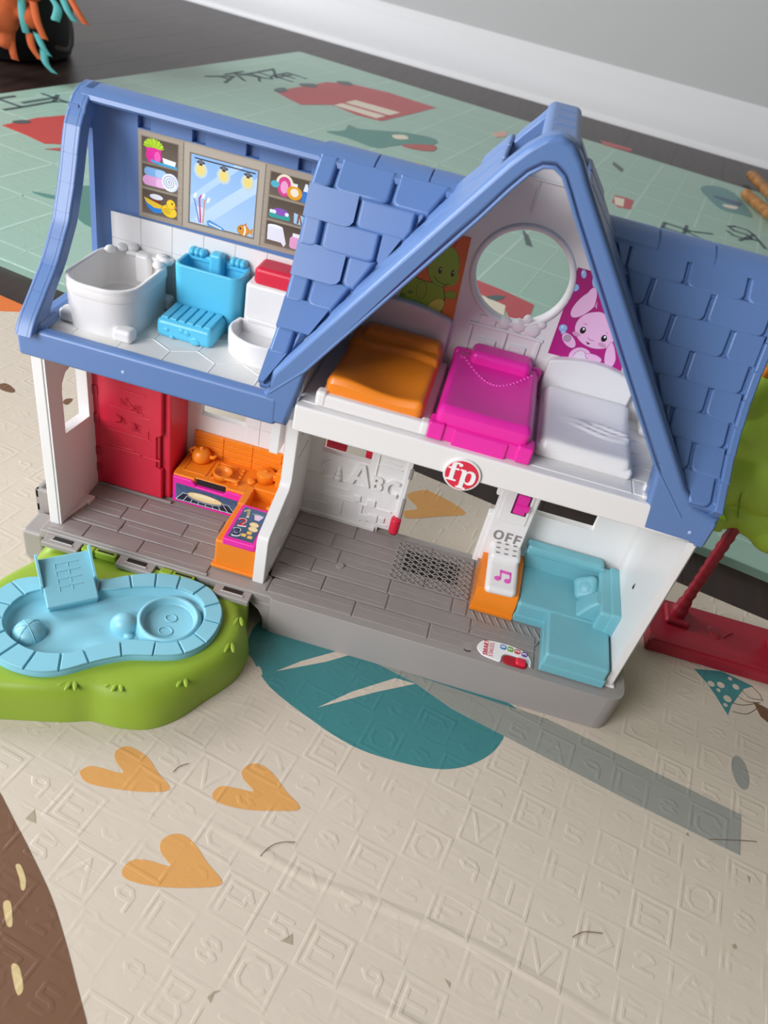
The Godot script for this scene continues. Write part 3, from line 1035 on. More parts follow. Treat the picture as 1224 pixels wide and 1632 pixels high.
func house_roof(H: Node) -> void:
	var st := mk()
	var side := Transform3D(Basis(Vector3(0, 0, -1), Vector3(0, 1, 0), Vector3(1, 0, 0)), Vector3(0, 0, 0))
	# lip round the bathroom floor
	rbox(st, Vector3(-0.7, 19.1, -0.55), Vector3(17.6, 21.25, 0.45), 0.3, 3)
	rbox(st, Vector3(-0.7, 19.2, -10.8), Vector3(0.25, 21.2, -0.3), 0.25, 2)
	# curved end strip with slightly stepped courses
	var strip := PackedVector2Array()
	var inside := PackedVector2Array()
	for i in range(ROWS.size() - 2, -1, -1):
		var yt: float = ROWS[i] if i > 0 else 33.3
		var yb: float = ROWS[i + 1] if i < ROWS.size() - 2 else 21.0
		for k in 5:
			var y := lerpf(yb + 0.02, yt, k / 4.0)
			strip.append(Vector2(-prof_z(y) - 0.06 + 0.03 * k / 4.0, y))
			if k < 4:
				inside.append(Vector2(-prof_z(y) + 1.05 + maxf(0.0, 23.5 - y) * 0.35, y - minf(0.4, (y - 20.9) * 0.3)))
	strip.append_array(PackedVector2Array([Vector2(7.45, 33.6), Vector2(7.9, 34.05), Vector2(8.6, 34.42), Vector2(9.6, 34.62), Vector2(10.6, 34.4), Vector2(10.6, 33.4), Vector2(9.4, 33.4), Vector2(8.6, 33.0), Vector2(8.15, 32.4)]))
	inside.reverse()
	strip.append_array(inside)
	ext(st, strip, Transform3D(side.basis, Vector3(0.5, 0, 0)), 0.35, 0.15)
	ext(st, strip, Transform3D(Basis(Vector3(0, 0, -1), Vector3(0, 1, 0), Vector3(1, 0, 0)), Vector3(-0.2, 0, 0)), 0.75, 0.0)
	var pm := PackedVector2Array()
	for v in strip:
		pm.append(Vector2(-v.x, v.y))
	ext(st, pm, Transform3D(Basis(Vector3(0, 0, 1), Vector3(0, 1, 0), Vector3(-1, 0, 0)), Vector3(-0.15, 0, 0)), 0.3, 0.15)
	rbox(st, Vector3(-0.45, 20.9, -2.2), Vector3(1.0, 21.7, 0.25), 0.25, 2)
	# ridge beam
	var beam := PackedVector2Array([Vector2(8.15, 33.72), Vector2(7.95, 33.9), Vector2(8.05, 34.15), Vector2(8.6, 34.42), Vector2(9.6, 34.62), Vector2(10.6, 34.4), Vector2(10.9, 33.9), Vector2(10.9, 33.5), Vector2(9.6, 33.72)])
	ext(st, beam, Transform3D(side.basis, Vector3(0.2, 0, 0)), 25.8, 0.12)
	ext(st, beam, Transform3D(side.basis, Vector3(33.8, 0, 0)), 13.1, 0.3)
	# end wall behind the strip and the corner curving into the back
	ext(st, PackedVector2Array([Vector2(9.1, 20.6), Vector2(9.4, 30.5), Vector2(9.0, 31.8), Vector2(8.2, 32.3), Vector2(7.3, 32.2), Vector2(7.3, 33.6), Vector2(10.8, 33.8), Vector2(10.8, 20.6)]), Transform3D(side.basis, Vector3(-0.3, 0, 0)), 0.7, 0.08)
	var rows := []
	for i in 7:
		var a := PI / 2 * i / 6
		rows.append([Vector3(2.2 - 1.8 * cos(a) , 20.6, -8.6 - 1.4 * sin(a)), Vector3(2.2 - 1.8 * cos(a), 33.6, -8.9 - 1.1 * sin(a))])
	sheet(st, rows, Vector3(1, 0, 1))
	# back of the bathroom, slots near the top
	rbox(st, Vector3(0.4, 20.4, -10.7), Vector3(18.6, 32.4, -10.0), 0.05)
	rbox(st, Vector3(0.4, 32.0, -11.0), Vector3(18.6, 33.8, -10.75), 0.05)
	var cuts := [0.4, 3.1, 3.95, 6.95, 7.85, 10.75, 11.65, 14.4, 15.3, 18.6]
	for i in 5:
		rbox(st, Vector3(cuts[i * 2], 32.3, -10.8), Vector3(cuts[i * 2 + 1], 33.6, -10.0), 0.08)
	# decks under the shingles
	for i in ROWS.size() - 1:
		var f: Array = slope_frame(i, -0.55)
		var yb: float = ROWS[i + 1]
		var yt: float = ROWS[i]
		var L: float = f[1]
		ext(st, PackedVector2Array([Vector2(16.25, -0.1), Vector2(gl(yb) + 0.6, -0.1), Vector2(gl(yt) + 0.6, L + 0.15), Vector2(16.25, L + 0.15)]), f[0], 0.6, 0.0)
		ext(st, PackedVector2Array([Vector2(gr(yb) - 0.6, -0.1), Vector2(46.6, -0.1), Vector2(46.6, L + 0.15), Vector2(gr(yt) - 0.6, L + 0.15)]), f[0], 0.6, 0.0)
		# raised rim at the right end
		ext(st, PackedVector2Array([Vector2(46.15, -0.2), Vector2(46.75, -0.2), Vector2(46.75, L + 0.2), Vector2(46.15, L + 0.2)]), f[0], 0.98, 0.15)
	# back slope, out of sight from the front
	for x in [[-0.3, 25.0], [35.4, 46.75]]:
		ext(st, PackedVector2Array([Vector2(10.5, 34.0), Vector2(11.0, 33.6), Vector2(11.0, 19.4), Vector2(10.5, 19.4)]), Transform3D(side.basis, Vector3(x[0], 0, 0)), x[1] - x[0], 0.05)
	# right foot lip
	ext(st, rrect2(-0.5, 19.0, 10.6, 21.2, 0.3), Transform3D(side.basis, Vector3(46.3, 0, 0)), 0.6, 0.2)
	var R := obj("roof", st, M.blue, H)
	# gable front frame
	st = mk()
	var outer := gable_outline(0.0)
	var poly := PackedVector2Array([Vector2(18.25, 19.15), Vector2(19.15, 23.85)])
	for p in gable_inner():
		poly.append(p)
	poly.append_array(PackedVector2Array([Vector2(41.75, 24.0), Vector2(42.6, 19.1), Vector2(46.6, 18.95), Vector2(46.9, 19.25), Vector2(46.95, 21.4), Vector2(45.2, 21.9)]))
	outer.reverse()
	for p in outer:
		poly.append(p)
	poly.append_array(PackedVector2Array([Vector2(16.5, 21.3), Vector2(16.4, 19.15)]))
	ext(st, poly, frame(Vector3(0, 0, -1.0), Vector3.RIGHT, Vector3.UP), 1.4, 0.36)
	# thin raised bead along the inner edge
	var bead := []
	var b2 := gable_inner()
	for i in b2.size():
		bead.append(Vector3(b2[i].x, b2[i].y, 0.34))
	bead.push_front(Vector3(17.0, 21.55, 0.34))
	bead.append(Vector3(44.6, 20.9, 0.34))
	tube(st, bead, 0.11, 8)
	obj("gable_frame", st, M.blue, H)
	# gable slopes behind the frame, open near the top on both sides of the grip
	st = mk()
	var zf := frame(Vector3(0, 0, -10.6), Vector3.RIGHT, Vector3.UP)
	ext(st, PackedVector2Array([Vector2(17.4, 23.0), Vector2(27.3, 37.15), Vector2(27.9, 36.75), Vector2(18.2, 22.9)]), zf, 9.8, 0.0)
	ext(st, PackedVector2Array([Vector2(43.7, 23.0), Vector2(42.9, 22.9), Vector2(32.5, 36.6), Vector2(33.1, 37.0)]), zf, 9.8, 0.0)
	var back := PackedVector2Array()
	for p in gable_outline(0.35):
		back.append(p)
	var inn := gable_inner()
	inn.reverse()
	for p in inn:
		back.append(p + Vector2(0, -0.1))
	ext(st, back, zf, 1.9, 0.15)
	rbox(st, Vector3(29.2, 38.9, -10.2), Vector3(31.25, 40.1, -0.2), 0.45, 4)
	var G := obj("gable_roof", st, M.blue, H)
	for i in 3:
		st = mk()
		rbox(st, Vector3(29.7, 40.02, -3.6 - i * 2.1), Vector3(30.8, 40.14, -3.4 - i * 2.1), 0.05)
		obj("grip_ridge", st, M.blue, G)
	# shingle courses on both gable slopes
	for s in 2:
		var a := Vector2(17.1, 22.9) if s == 0 else Vector2(44.0, 22.9)
		var b := Vector2(27.3, 37.6) if s == 0 else Vector2(32.9, 37.4)
		var u := (b - a).normalized()
		var n := Vector2(-u.y, u.x) * (1.0 if s == 0 else -1.0)
		var L := a.distance_to(b)
		for i in 9:
			var o := a + u * L * i / 9.0
			var xa := Vector3(0, 0, 1) if s == 0 else Vector3(0, 0, -1)
			var up := Vector3(u.x, u.y, 0) - Vector3(n.x, n.y, 0) * 0.06
			var f := Transform3D(Basis(xa, up.normalized(), xa.cross(up.normalized())), Vector3(o.x, o.y, -0.85) + Vector3(n.x, n.y, 0) * -0.2)
			for k in 3:
				var w0 := k * 3.3 - (1.6 if i % 2 else 0.0)
				var x0: float = w0
				var x1: float = w0 + 3.3
				if s == 0:
					var t := x0
					x0 = -x1
					x1 = -t
				var clip := rect2(0, -1, 9.6, 5) if s == 1 else rect2(-9.6, -1, 0, 5)
				shingle(G, f, x0, x1, L / 9.0, clip, 0.24)
	# shingles of the main roof, left and right of the gable
	for i in ROWS.size() - 1:
		var f: Array = slope_frame(i, 0.02)
		var yb: float = ROWS[i + 1]
		var yt: float = ROWS[i]
		var L: float = f[1]
		var cl := PackedVector2Array([Vector2(16.2, -1), Vector2(gl(yb) - 0.1, -1), Vector2(gl(yt) + 0.5, L + 1), Vector2(16.2, L + 1)])
		var cr := PackedVector2Array([Vector2(gr(yb) + 0.1, -1), Vector2(46.2, -1), Vector2(46.2, L + 1), Vector2(gr(yt) - 0.5, L + 1)])
		var x := 13.8 if i % 2 == 0 else 11.9
		while x < 46.5:
			shingle(R, f[0], x, x + 3.8, L, cl, 0.5)
			shingle(R, f[0], x - 0.1, x + 3.7, L, cr, 0.3)
			x += 3.8
	# ridge caps
	for q in [[16.2, 25.6], [34.6, 46.7]]:
		var x: float = q[0]
		var w: float = 3.6
		while x < q[1] - 0.3:
			st = mk()
			var x1 := minf(x + w, q[1])
			ext(st, PackedVector2Array([Vector2(7.75, 33.8), Vector2(7.85, 34.12), Vector2(8.5, 34.5), Vector2(9.5, 34.75), Vector2(10.7, 34.55), Vector2(10.7, 34.2), Vector2(9.5, 34.4), Vector2(8.2, 33.9)]), Transform3D(side.basis, Vector3(x + 0.04, 0, 0)), x1 - x - 0.08, 0.08)
			obj("ridge_cap", st, M.blue, R)
			x += w
	# small pins in the lip
	for p in [Vector3(6.9, 20.0, 0.45), Vector3(45.6, 20.0, 0.42)]:
		st = mk()
		ell(st, p, Vector3(0.14, 0.14, 0.06), Basis(), 10)
		obj("mould_mark", st, M.pale_blue, R)
	# white gable wall with its round window
	st = mk()
	var gw := PackedVector2Array([Vector2(18.8, 21.1), Vector2(19.2, 23.6), Vector2(27.5, 35.6), Vector2(28.8, 37.4), Vector2(30.2, 38.2), Vector2(31.5, 37.3), Vector2(41.3, 24.3), Vector2(45.9, 24.3), Vector2(45.9, 21.1)])
	ext_hole(st, gw, disc2(30.8, 29.35, 3.2, 48), frame(Vector3(0, 0, -10.6), Vector3.RIGHT, Vector3.UP), 0.6, 0.0)
	rbox(st, Vector3(18.2, 20.6, -10.2), Vector3(18.75, 24.6, -1.4), 0.1)
	var W := obj("gable_wall", st, M.white, H)
	st = mk()
	var ring := []
	for i in 49:
		ring.append(Vector3(30.8 + cos(TAU * i / 48) * 3.42, 29.35 + sin(TAU * i / 48) * 3.42, -10.02))
	tube(st, ring, 0.22, 8)
	obj("window_ring", st, M.white, W)
	# raised desk and toys moulded under the window
	for q in [[28.2, 25.2, 33.6, 25.45], [28.2, 22.2, 28.5, 25.2], [33.2, 22.2, 33.5, 25.2], [30.9, 23.2, 31.05, 25.2], [28.5, 23.4, 33.2, 23.55], [28.8, 25.45, 30.0, 26.1], [29.1, 23.7, 30.4, 24.4], [31.3, 23.7, 32.6, 24.5], [24.2, 33.4, 27.6, 33.55], [28.2, 35.6, 32.0, 35.75], [30.0, 33.6, 30.15, 35.6]]:
		st = mk()
		rbox(st, Vector3(q[0], q[1], -10.05), Vector3(q[2], q[3], -9.84), 0.07)
		obj("relief", st, M.white, W)
	for q in [[30.6, 25.9, 0.5], [31.6, 26.0, 0.55], [32.6, 25.95, 0.6], [33.1, 26.5, 0.35], [32.1, 26.6, 0.35]]:
		st = mk()
		ell(st, Vector3(q[0], q[1], -10.0), Vector3(q[2], q[2], 0.25), Basis(), 14)
		obj("relief", st, M.white, W)
	# posters
	picture("dinosaur_poster", Vector3(23.6, 31.0, -9.99), Vector3(26.75, 31.05, -9.99), Vector3(27.0, 24.7, -9.99), Vector3(22.6, 24.7, -9.99), 0.04, printed(print_dino()), W).set_meta("label", "orange poster with a green dinosaur")
	picture("rabbit_poster", Vector3(34.15, 31.0, -9.99), Vector3(37.6, 31.0, -9.99), Vector3(39.6, 24.6, -9.99), Vector3(34.2, 24.6, -9.99), 0.04, printed(print_bunny()), W).set_meta("label", "magenta poster with a pink rabbit")

# ring of a rounded rectangle lying flat
func rring(x0: float, x1: float, z0: float, z1: float, r: float, y: float, k := 5) -> Array:
	var o := []
	for p in rrect2(x0, z0, x1, z1, r, k):
		o.append(Vector3(p.x, y, p.y))
	return o

# open basin: outer skin, rim and inner skin in one
func basin(st: SurfaceTool, x0: float, x1: float, z0: float, z1: float, r: float, y0: float, y1: float, wall: float, floor_y: float, flare := 0.0) -> void:
	var w := wall
	var m := wall * 0.35
	solid(st, [rring(x0 + flare, x1 - flare, z0 + flare, z1 - flare, r, y0), rring(x0 + flare * 0.3, x1 - flare * 0.3, z0 + flare * 0.3, z1 - flare * 0.3, r, lerpf(y0, y1, 0.6)), rring(x0, x1, z0, z1, r, y1 - m), rring(x0 + m * 0.4, x1 - m * 0.4, z0 + m * 0.4, z1 - m * 0.4, r, y1 - m * 0.25), rring(x0 + m, x1 - m, z0 + m, z1 - m, r - m * 0.5, y1),
		rring(x0 + w - m * 0.5, x1 - w + m * 0.5, z0 + w - m * 0.5, z1 - w + m * 0.5, maxf(r - w * 0.6, 0.15), y1 - m * 0.2), rring(x0 + w, x1 - w, z0 + w, z1 - w, maxf(r - w, 0.12), y1 - m), rring(x0 + w * 1.15, x1 - w * 1.15, z0 + w * 1.15, z1 - w * 1.15, maxf(r - w, 0.12), floor_y + 0.3),
		rring(x0 + w * 1.5, x1 - w * 1.5, z0 + w * 1.5, z1 - w * 1.5, maxf(r - w, 0.12), floor_y)], true, true)

func bathroom(H: Node) -> void:
	var yb := 20.6
	# hexagon floor tiles
	var st := mk()
	rbox(st, Vector3(0.3, 20.3, -9.9), Vector3(17.6, 20.5, -0.45), 0.03)
	var F := obj("bathroom_floor", st, M.tile_joint, H)
	var area := rect2(0.32, 0.6, 17.2, 9.9)
	for j in 5:
		for i in 7:
			var c := Vector2(10.4 + (i - 4) * 3.3 + (1.65 if j % 2 else 0.0), 1.75 + (j - 1) * 2.85 + 2.85)
			var hx := PackedVector2Array()
			for k in 6:
				hx.append(c + Vector2.from_angle(PI / 6 + k * PI / 3) * 1.9)
			for q in Geometry2D.intersect_polygons(hx, area):
				if absf(area2(q)) < 0.1:
					continue
				st = mk()
				ext(st, q, frame(Vector3(0, 20.4, 0), Vector3.RIGHT, Vector3.FORWARD), 0.215, 0.04, false)
				obj("hexagon_tile", st, M.tile, F)
			for k in 3:
				var a := c + Vector2.from_angle(PI / 6 + k * PI / 3) * 1.905
				var b := c + Vector2.from_angle(PI / 6 + (k + 1) * PI / 3) * 1.905
				if minf(a.x, b.x) > 0.4 and maxf(a.x, b.x) < 17.2 and minf(a.y, b.y) > 0.5 and maxf(a.y, b.y) < 9.8:
					st = mk()
					tube(st, [Vector3(a.x, 20.6, -a.y), Vector3(b.x, 20.6, -b.y)], 0.06, 6)
					obj("tile_joint", st, M.tile_joint, F)
	# splash wall of square tiles with a shelf
	st = mk()
	rbox(st, Vector3(0.9, 20.5, -10.05), Vector3(17.8, 26.3, -9.75), 0.05)
	var W := obj("splash_wall", st, M.white, H)
	for j in 3:
		for i in 7:
			st = mk()
			rbox(st, Vector3(0.95 + i * 2.4, 20.6 + j * 1.93, -9.8), Vector3(3.33 + i * 2.4, 22.51 + j * 1.93, -9.68), 0.025)
			obj("wall_tile", st, M.white, W)
	picture("cabinet_picture", Vector3(3.1, 32.35, -9.98), Vector3(15.75, 32.35, -9.98), Vector3(15.75, 26.65, -9.98), Vector3(3.1, 26.45, -9.98), 0.04, printed(print_cabinet(), 0.3), H).set_meta("label", "printed bathroom cabinet with a mirror, towels and a toy duck")
	# bath
	st = mk()
	basin(st, 0.8, 6.1, -9.6, -2.1, 2.0, yb, 24.1, 0.34, 21.4, 0.1)
	var T := obj("bathtub", st, M.white, H)
	T.set_meta("label", "white bathtub with feet and a tap")
	for p in [[0.7, -3.2, 1.0], [5.0, -2.5, 1.25], [5.6, -8.6, 0.7]]:
		st = mk()
		rbox(st, Vector3(p[0] - 0.15, yb, p[1] - 0.6), Vector3(p[0] + p[2], yb + 0.95, p[1] + 0.55), 0.3, 3)
		obj("bathtub_foot", st, M.white, T)
	st = mk()
	solid(st, [rring(0.8, 6.1, -9.6, -2.1, 2.0, 23.2), rring(0.76, 6.14, -9.64, -2.06, 2.03, 23.27), rring(0.76, 6.14, -9.64, -2.06, 2.03, 23.6), rring(0.8, 6.1, -9.6, -2.1, 2.0, 23.75)], false, false)
	obj("bathtub_band", st, M.white, T)
	st = mk()
	rbox(st, Vector3(3.4, 22.0, -9.3), Vector3(4.5, 24.25, -8.4), 0.3, 3)
	rbox(st, Vector3(2.4, 23.7, -9.75), Vector3(6.0, 24.1, -8.9), 0.18, 2)
	obj("bathtub_tap", st, M.white, T)
	for p in [Vector3(2.2, 24.2, -9.0), Vector3(2.9, 24.25, -9.3), Vector3(5.2, 24.2, -9.1), Vector3(5.7, 24.15, -8.5), Vector3(5.6, 24.2, -7.7), Vector3(1.6, 24.1, -8.4)]:
		st = mk()
		ell(st, p, Vector3(0.42, 0.3, 0.42), Basis(), 12)
		obj("bubble", st, M.white, T)
	# sink with step
	st = mk()
	basin(st, 6.95, 11.95, -9.7, -7.0, 0.7, yb, 25.0, 0.3, 23.6, 0.15)
	var K := obj("sink", st, M.cyan, H)
	K.set_meta("label", "bright blue toy sink with a step")
	st = mk()
	rbox(st, Vector3(9.0, 23.6, -9.5), Vector3(10.0, 25.75, -8.5), 0.3, 3)
	rbox(st, Vector3(7.2, 24.6, -9.9), Vector3(11.8, 25.1, -9.2), 0.15, 2)
	obj("sink_tap", st, M.cyan, K)
	for x in [7.9, 11.0]:
		st = mk()
		for d in [-0.38, 0.0, 0.38]:
			ell(st, Vector3(x + d, 25.25, -9.35), Vector3(0.3, 0.32, 0.45), Basis(), 12)
		obj("sink_knob", st, M.cyan, K)
	st = mk()
	rbox(st, Vector3(7.0, yb, -7.2), Vector3(11.15, 22.0, -4.25), 0.4, 3)
	var P := obj("step", st, M.cyan, K)
	for i in 6:
		st = mk()
		rbox(st, Vector3(7.28 + i * 0.62, 21.9, -7.0), Vector3(7.8 + i * 0.62, 22.12, -4.55), 0.07, 2)
		obj("step_slat", st, M.cyan, K)
	st = mk()
	for p in [[7.8, 21.3, 0.16], [8.9, 21.5, 0.2], [9.3, 21.42, 0.2], [9.9, 20.95, 0.3], [8.2, 20.85, 0.14]]:
		ell(st, Vector3(p[0], p[1], -4.27), Vector3(p[2] * 1.4, p[2], 0.1), Basis(), 12)
	obj("step_relief", st, M.cyan, K)
	# toilet
	st = mk()
	var bowl := func(s: float, y: float) -> Array:
		var o := []
		for i in 33:
			var a := PI * i / 32
			o.append(Vector3(14.55 + cos(a) * 2.75 * s, y, -6.1 + sin(a) * 2.45 * s))
		o.append(Vector3(14.55 - 2.6 * s, y, -7.2 + (1 - s) * 0.6))
		o.append(Vector3(14.55 + 2.6 * s, y, -7.2 + (1 - s) * 0.6))
		return o
	solid(st, [bowl.call(0.98, yb), bowl.call(1.0, 21.4), bowl.call(1.0, 22.1), bowl.call(0.97, 22.25), bowl.call(0.9, 22.25), bowl.call(0.87, 22.1), bowl.call(0.84, 21.5), bowl.call(0.8, 21.3)], false, true)
	var O := obj("toilet", st, M.white, H)
	O.set_meta("label", "white toy toilet with a red lid")
	st = mk()
	rbox(st, Vector3(12.3, yb, -9.75), Vector3(17.1, 24.95, -7.2), 0.3, 3)
	rbox(st, Vector3(12.6, 22.1, -7.4), Vector3(16.9, 22.5, -7.0), 0.15, 2)
	obj("cistern", st, M.white, O)
	st = mk()
	rbox(st, Vector3(12.75, 24.8, -9.6), Vector3(17.0, 26.15, -7.45), 0.38, 3)
	obj("cistern_lid", st, M.red, O)

# soft block whose top follows a height function of (u, v) in 0..1
func pad(st: SurfaceTool, x0: float, x1: float, z0: float, z1: float, y0: float, h: Callable, r := 0.45, n := 26) -> void:
	var rows := []
	for j in n + 1:
		var v := float(j) / n
		var row := []
		for i in n + 1:
			var u := float(i) / n
			var x := lerpf(x0, x1, u)
			var z := lerpf(z0, z1, v)
			var d := minf(minf(x - x0, x1 - x), minf(z - z0, z1 - z))
			var e := clampf(d / r, 0.0, 1.0)
			var dx := minf(x - x0, x1 - x)
			var dz := minf(z - z0, z1 - z)
			# draw corners in so that they come out round
			var cx := clampf(1.0 - dx / r, 0, 1)
			var cz := clampf(1.0 - dz / r, 0, 1)
			var q := sqrt(cx * cx + cz * cz)
			if q > 1.0:
				var k := 1.0 / q
				x += (1.0 - k) * cx * r * (1.0 if x < (x0 + x1) / 2 else -1.0)
				z += (1.0 - k) * cz * r * (1.0 if z < (z0 + z1) / 2 else -1.0)
				q = 1.0
			row.append(Vector3(x, h.call(u, v) - r * (1.0 - sqrt(maxf(0.0, 1.0 - q * q))), z))
		rows.append(row)
	# the rim points stand closer together
	sheet(st, rows, Vector3.UP)
	var rim := []
	for i in n:
		rim.append(rows[0][i])
	for j in n:
		rim.append(rows[j][n])
	for i in n:
		rim.append(rows[n][n - i])
	for j in n:
		rim.append(rows[n - j][0])
	var low := []
	for p in rim:
		low.append(Vector3(p.x, y0, p.z))
	solid(st, [low, rim], false, false)

func headboard(st: SurfaceTool, x0: float, x1: float, y0: float, y1: float, z: float) -> void:
	var p := PackedVector2Array([Vector2(x0, y0), Vector2(x1, y0), Vector2(x1, y1 - 0.75)])
	for i in 9:
		var t := i / 8.0
		p.append(Vector2(lerpf(x1 - 0.25, x0 + 0.25, t), y1 - 0.55 + 0.55 * sin(PI * t)))
	p.append(Vector2(x0, y1 - 0.75))
	ext(st, p, frame(Vector3(0, 0, z), Vector3.RIGHT, Vector3.UP), 0.6, 0.2)

func bedroom(H: Node) -> void:
	var yu := 21.2
	# bed with orange cover
	var st := mk()
	rbox(st, Vector3(20.1, yu, -9.6), Vector3(27.5, 21.9, -0.2), 0.2, 2)
	rbox(st, Vector3(20.0, yu, -0.7), Vector3(27.6, 22.2, -0.1), 0.2, 2)
	rbox(st, Vector3(19.9, yu, -0.95), Vector3(20.7, 22.35, -0.05), 0.28, 3)
	rbox(st, Vector3(26.9, yu, -0.95), Vector3(27.65, 22.25, -0.05), 0.28, 3)
	headboard(st, 19.7, 27.0, yu, 25.75, -10.0)
	var A := obj("bed", st, M.white, H)
	A.set_meta("label", "white bed with an orange cover")
	var hA := func(u: float, v: float) -> float:
		var line := 0.29 + 0.035 * sin(u * 6.5 + 0.4)
		var fold := 0.34 * (1.0 - smoothstep(line - 0.015, line + 0.015, v))
		var line2 := 0.17 + 0.025 * sin(u * 5.0 + 1.0)
		fold += 0.5 * (1.0 - smoothstep(line2 - 0.02, line2 + 0.02, v)) * smoothstep(0.08, 0.16, u) * smoothstep(0.02, 0.08, 1.0 - u)
		return 22.95 + 0.3 * v * v + 0.16 * sin(u * 6.0 + 0.6) * v + fold - 0.42 * sin(PI * clampf((v - 0.3) / 0.7, 0, 1)) * sin(PI * u)
	st = mk()
	pad(st, 20.35, 26.95, -9.3, -0.55, 21.6, hA, 0.5, 48)
	obj("orange_cover", st, M.orange, A)
	# magenta bed
	st = mk()
	rbox(st, Vector3(27.7, yu, -9.6), Vector3(34.25, 22.35, -0.2), 0.12, 2)
	rbox(st, Vector3(27.5, yu, -1.3), Vector3(28.6, 22.45, -0.05), 0.16, 2)
	rbox(st, Vector3(33.4, yu, -1.3), Vector3(34.45, 22.45, -0.05), 0.16, 2)
	rbox(st, Vector3(29.2, 21.0, -0.6), Vector3(32.8, 22.3, -0.08), 0.1, 2)
	rbox(st, Vector3(27.65, yu, -9.7), Vector3(34.2, 23.5, -9.0), 0.3, 3)
	var B := obj("bed", st, M.magenta, H)
	B.set_meta("label", "magenta bed between the two white ones")
	var hB := func(u: float, v: float) -> float:
		return 23.3 + 0.25 * v + 0.2 * (1.0 - smoothstep(0.0, 0.25, v)) - 0.28 * sin(PI * clampf((v - 0.2) / 0.8, 0, 1)) * sin(PI * u)
	st = mk()
	pad(st, 27.8, 34.0, -9.2, -0.4, 22.0, hB, 0.38)
	var bc := obj("magenta_cover", st, M.magenta, B)
	st = mk()
	rbox(st, Vector3(28.9, 23.0, -9.6), Vector3(33.3, 24.25, -7.7), 0.45, 4)
	obj("pillow", st, M.magenta, B)
	st = mk()
	for i in 26:
		var t := i / 25.0
		var x := lerpf(28.1, 33.7, t)
		var z := -7.9 + 2.4 * sin(PI * clampf(t * 1.15 - 0.1, 0, 1)) - 0.2
		var u := (x - 27.85) / 6.1
		var v := (z + 9.2) / 8.85
		var y: float = hB.call(u, v) - (0.12 if t < 0.04 or t > 0.96 else 0.0)
		ell(st, Vector3(x, y, z), Vector3(0.13, 0.09, 0.13), Basis(), 8)
	obj("scalloped_stitching", st, M.magenta_light, bc)
	# white bed
	st = mk()
	headboard(st, 34.4, 40.9, yu, 25.0, -9.95)
	rbox(st, Vector3(34.6, yu, -9.6), Vector3(41.2, 22.0, -1.5), 0.3, 3)
	var C := obj("bed", st, M.white, H)
	C.set_meta("label", "all white bed with moulded covers")
	var hC := func(u: float, v: float) -> float:
		var wave := 0.0
		for k in 3:
			var l := 0.42 + k * 0.06 + 0.1 * u + 0.03 * sin(u * 8.0 + k)
			wave += 0.2 * exp(-pow((v - l) / 0.018, 2.0)) * smoothstep(0.15, 0.5, u)
		return 22.45 + 0.35 * (1.0 - smoothstep(0.05, 0.35, v)) - 0.25 * sin(PI * v) * sin(PI * u) + 0.1 * v + wave
	st = mk()
	pad(st, 34.75, 41.05, -9.3, -1.55, 21.6, hC, 0.6, 40)
	obj("white_cover", st, M.white, C)
	# small pegs moulded at the right end
	for p in [[43.2, -7.2, 0.5, 1.6], [44.0, -7.6, 0.45, 2.2], [42.9, -8.6, 0.9, 2.6], [42.3, -1.2, 0.25, 0.5], [42.6, -0.6, 0.22, 0.4], [42.2, -0.2, 0.25, 0.3]]:
		st = mk()
		rbox(st, Vector3(p[0] - p[2], yu, p[1] - p[2]), Vector3(p[0] + p[2], yu + p[3], p[1] + p[2]), p[2] * 0.45, 3)
		obj("peg", st, M.white, H)

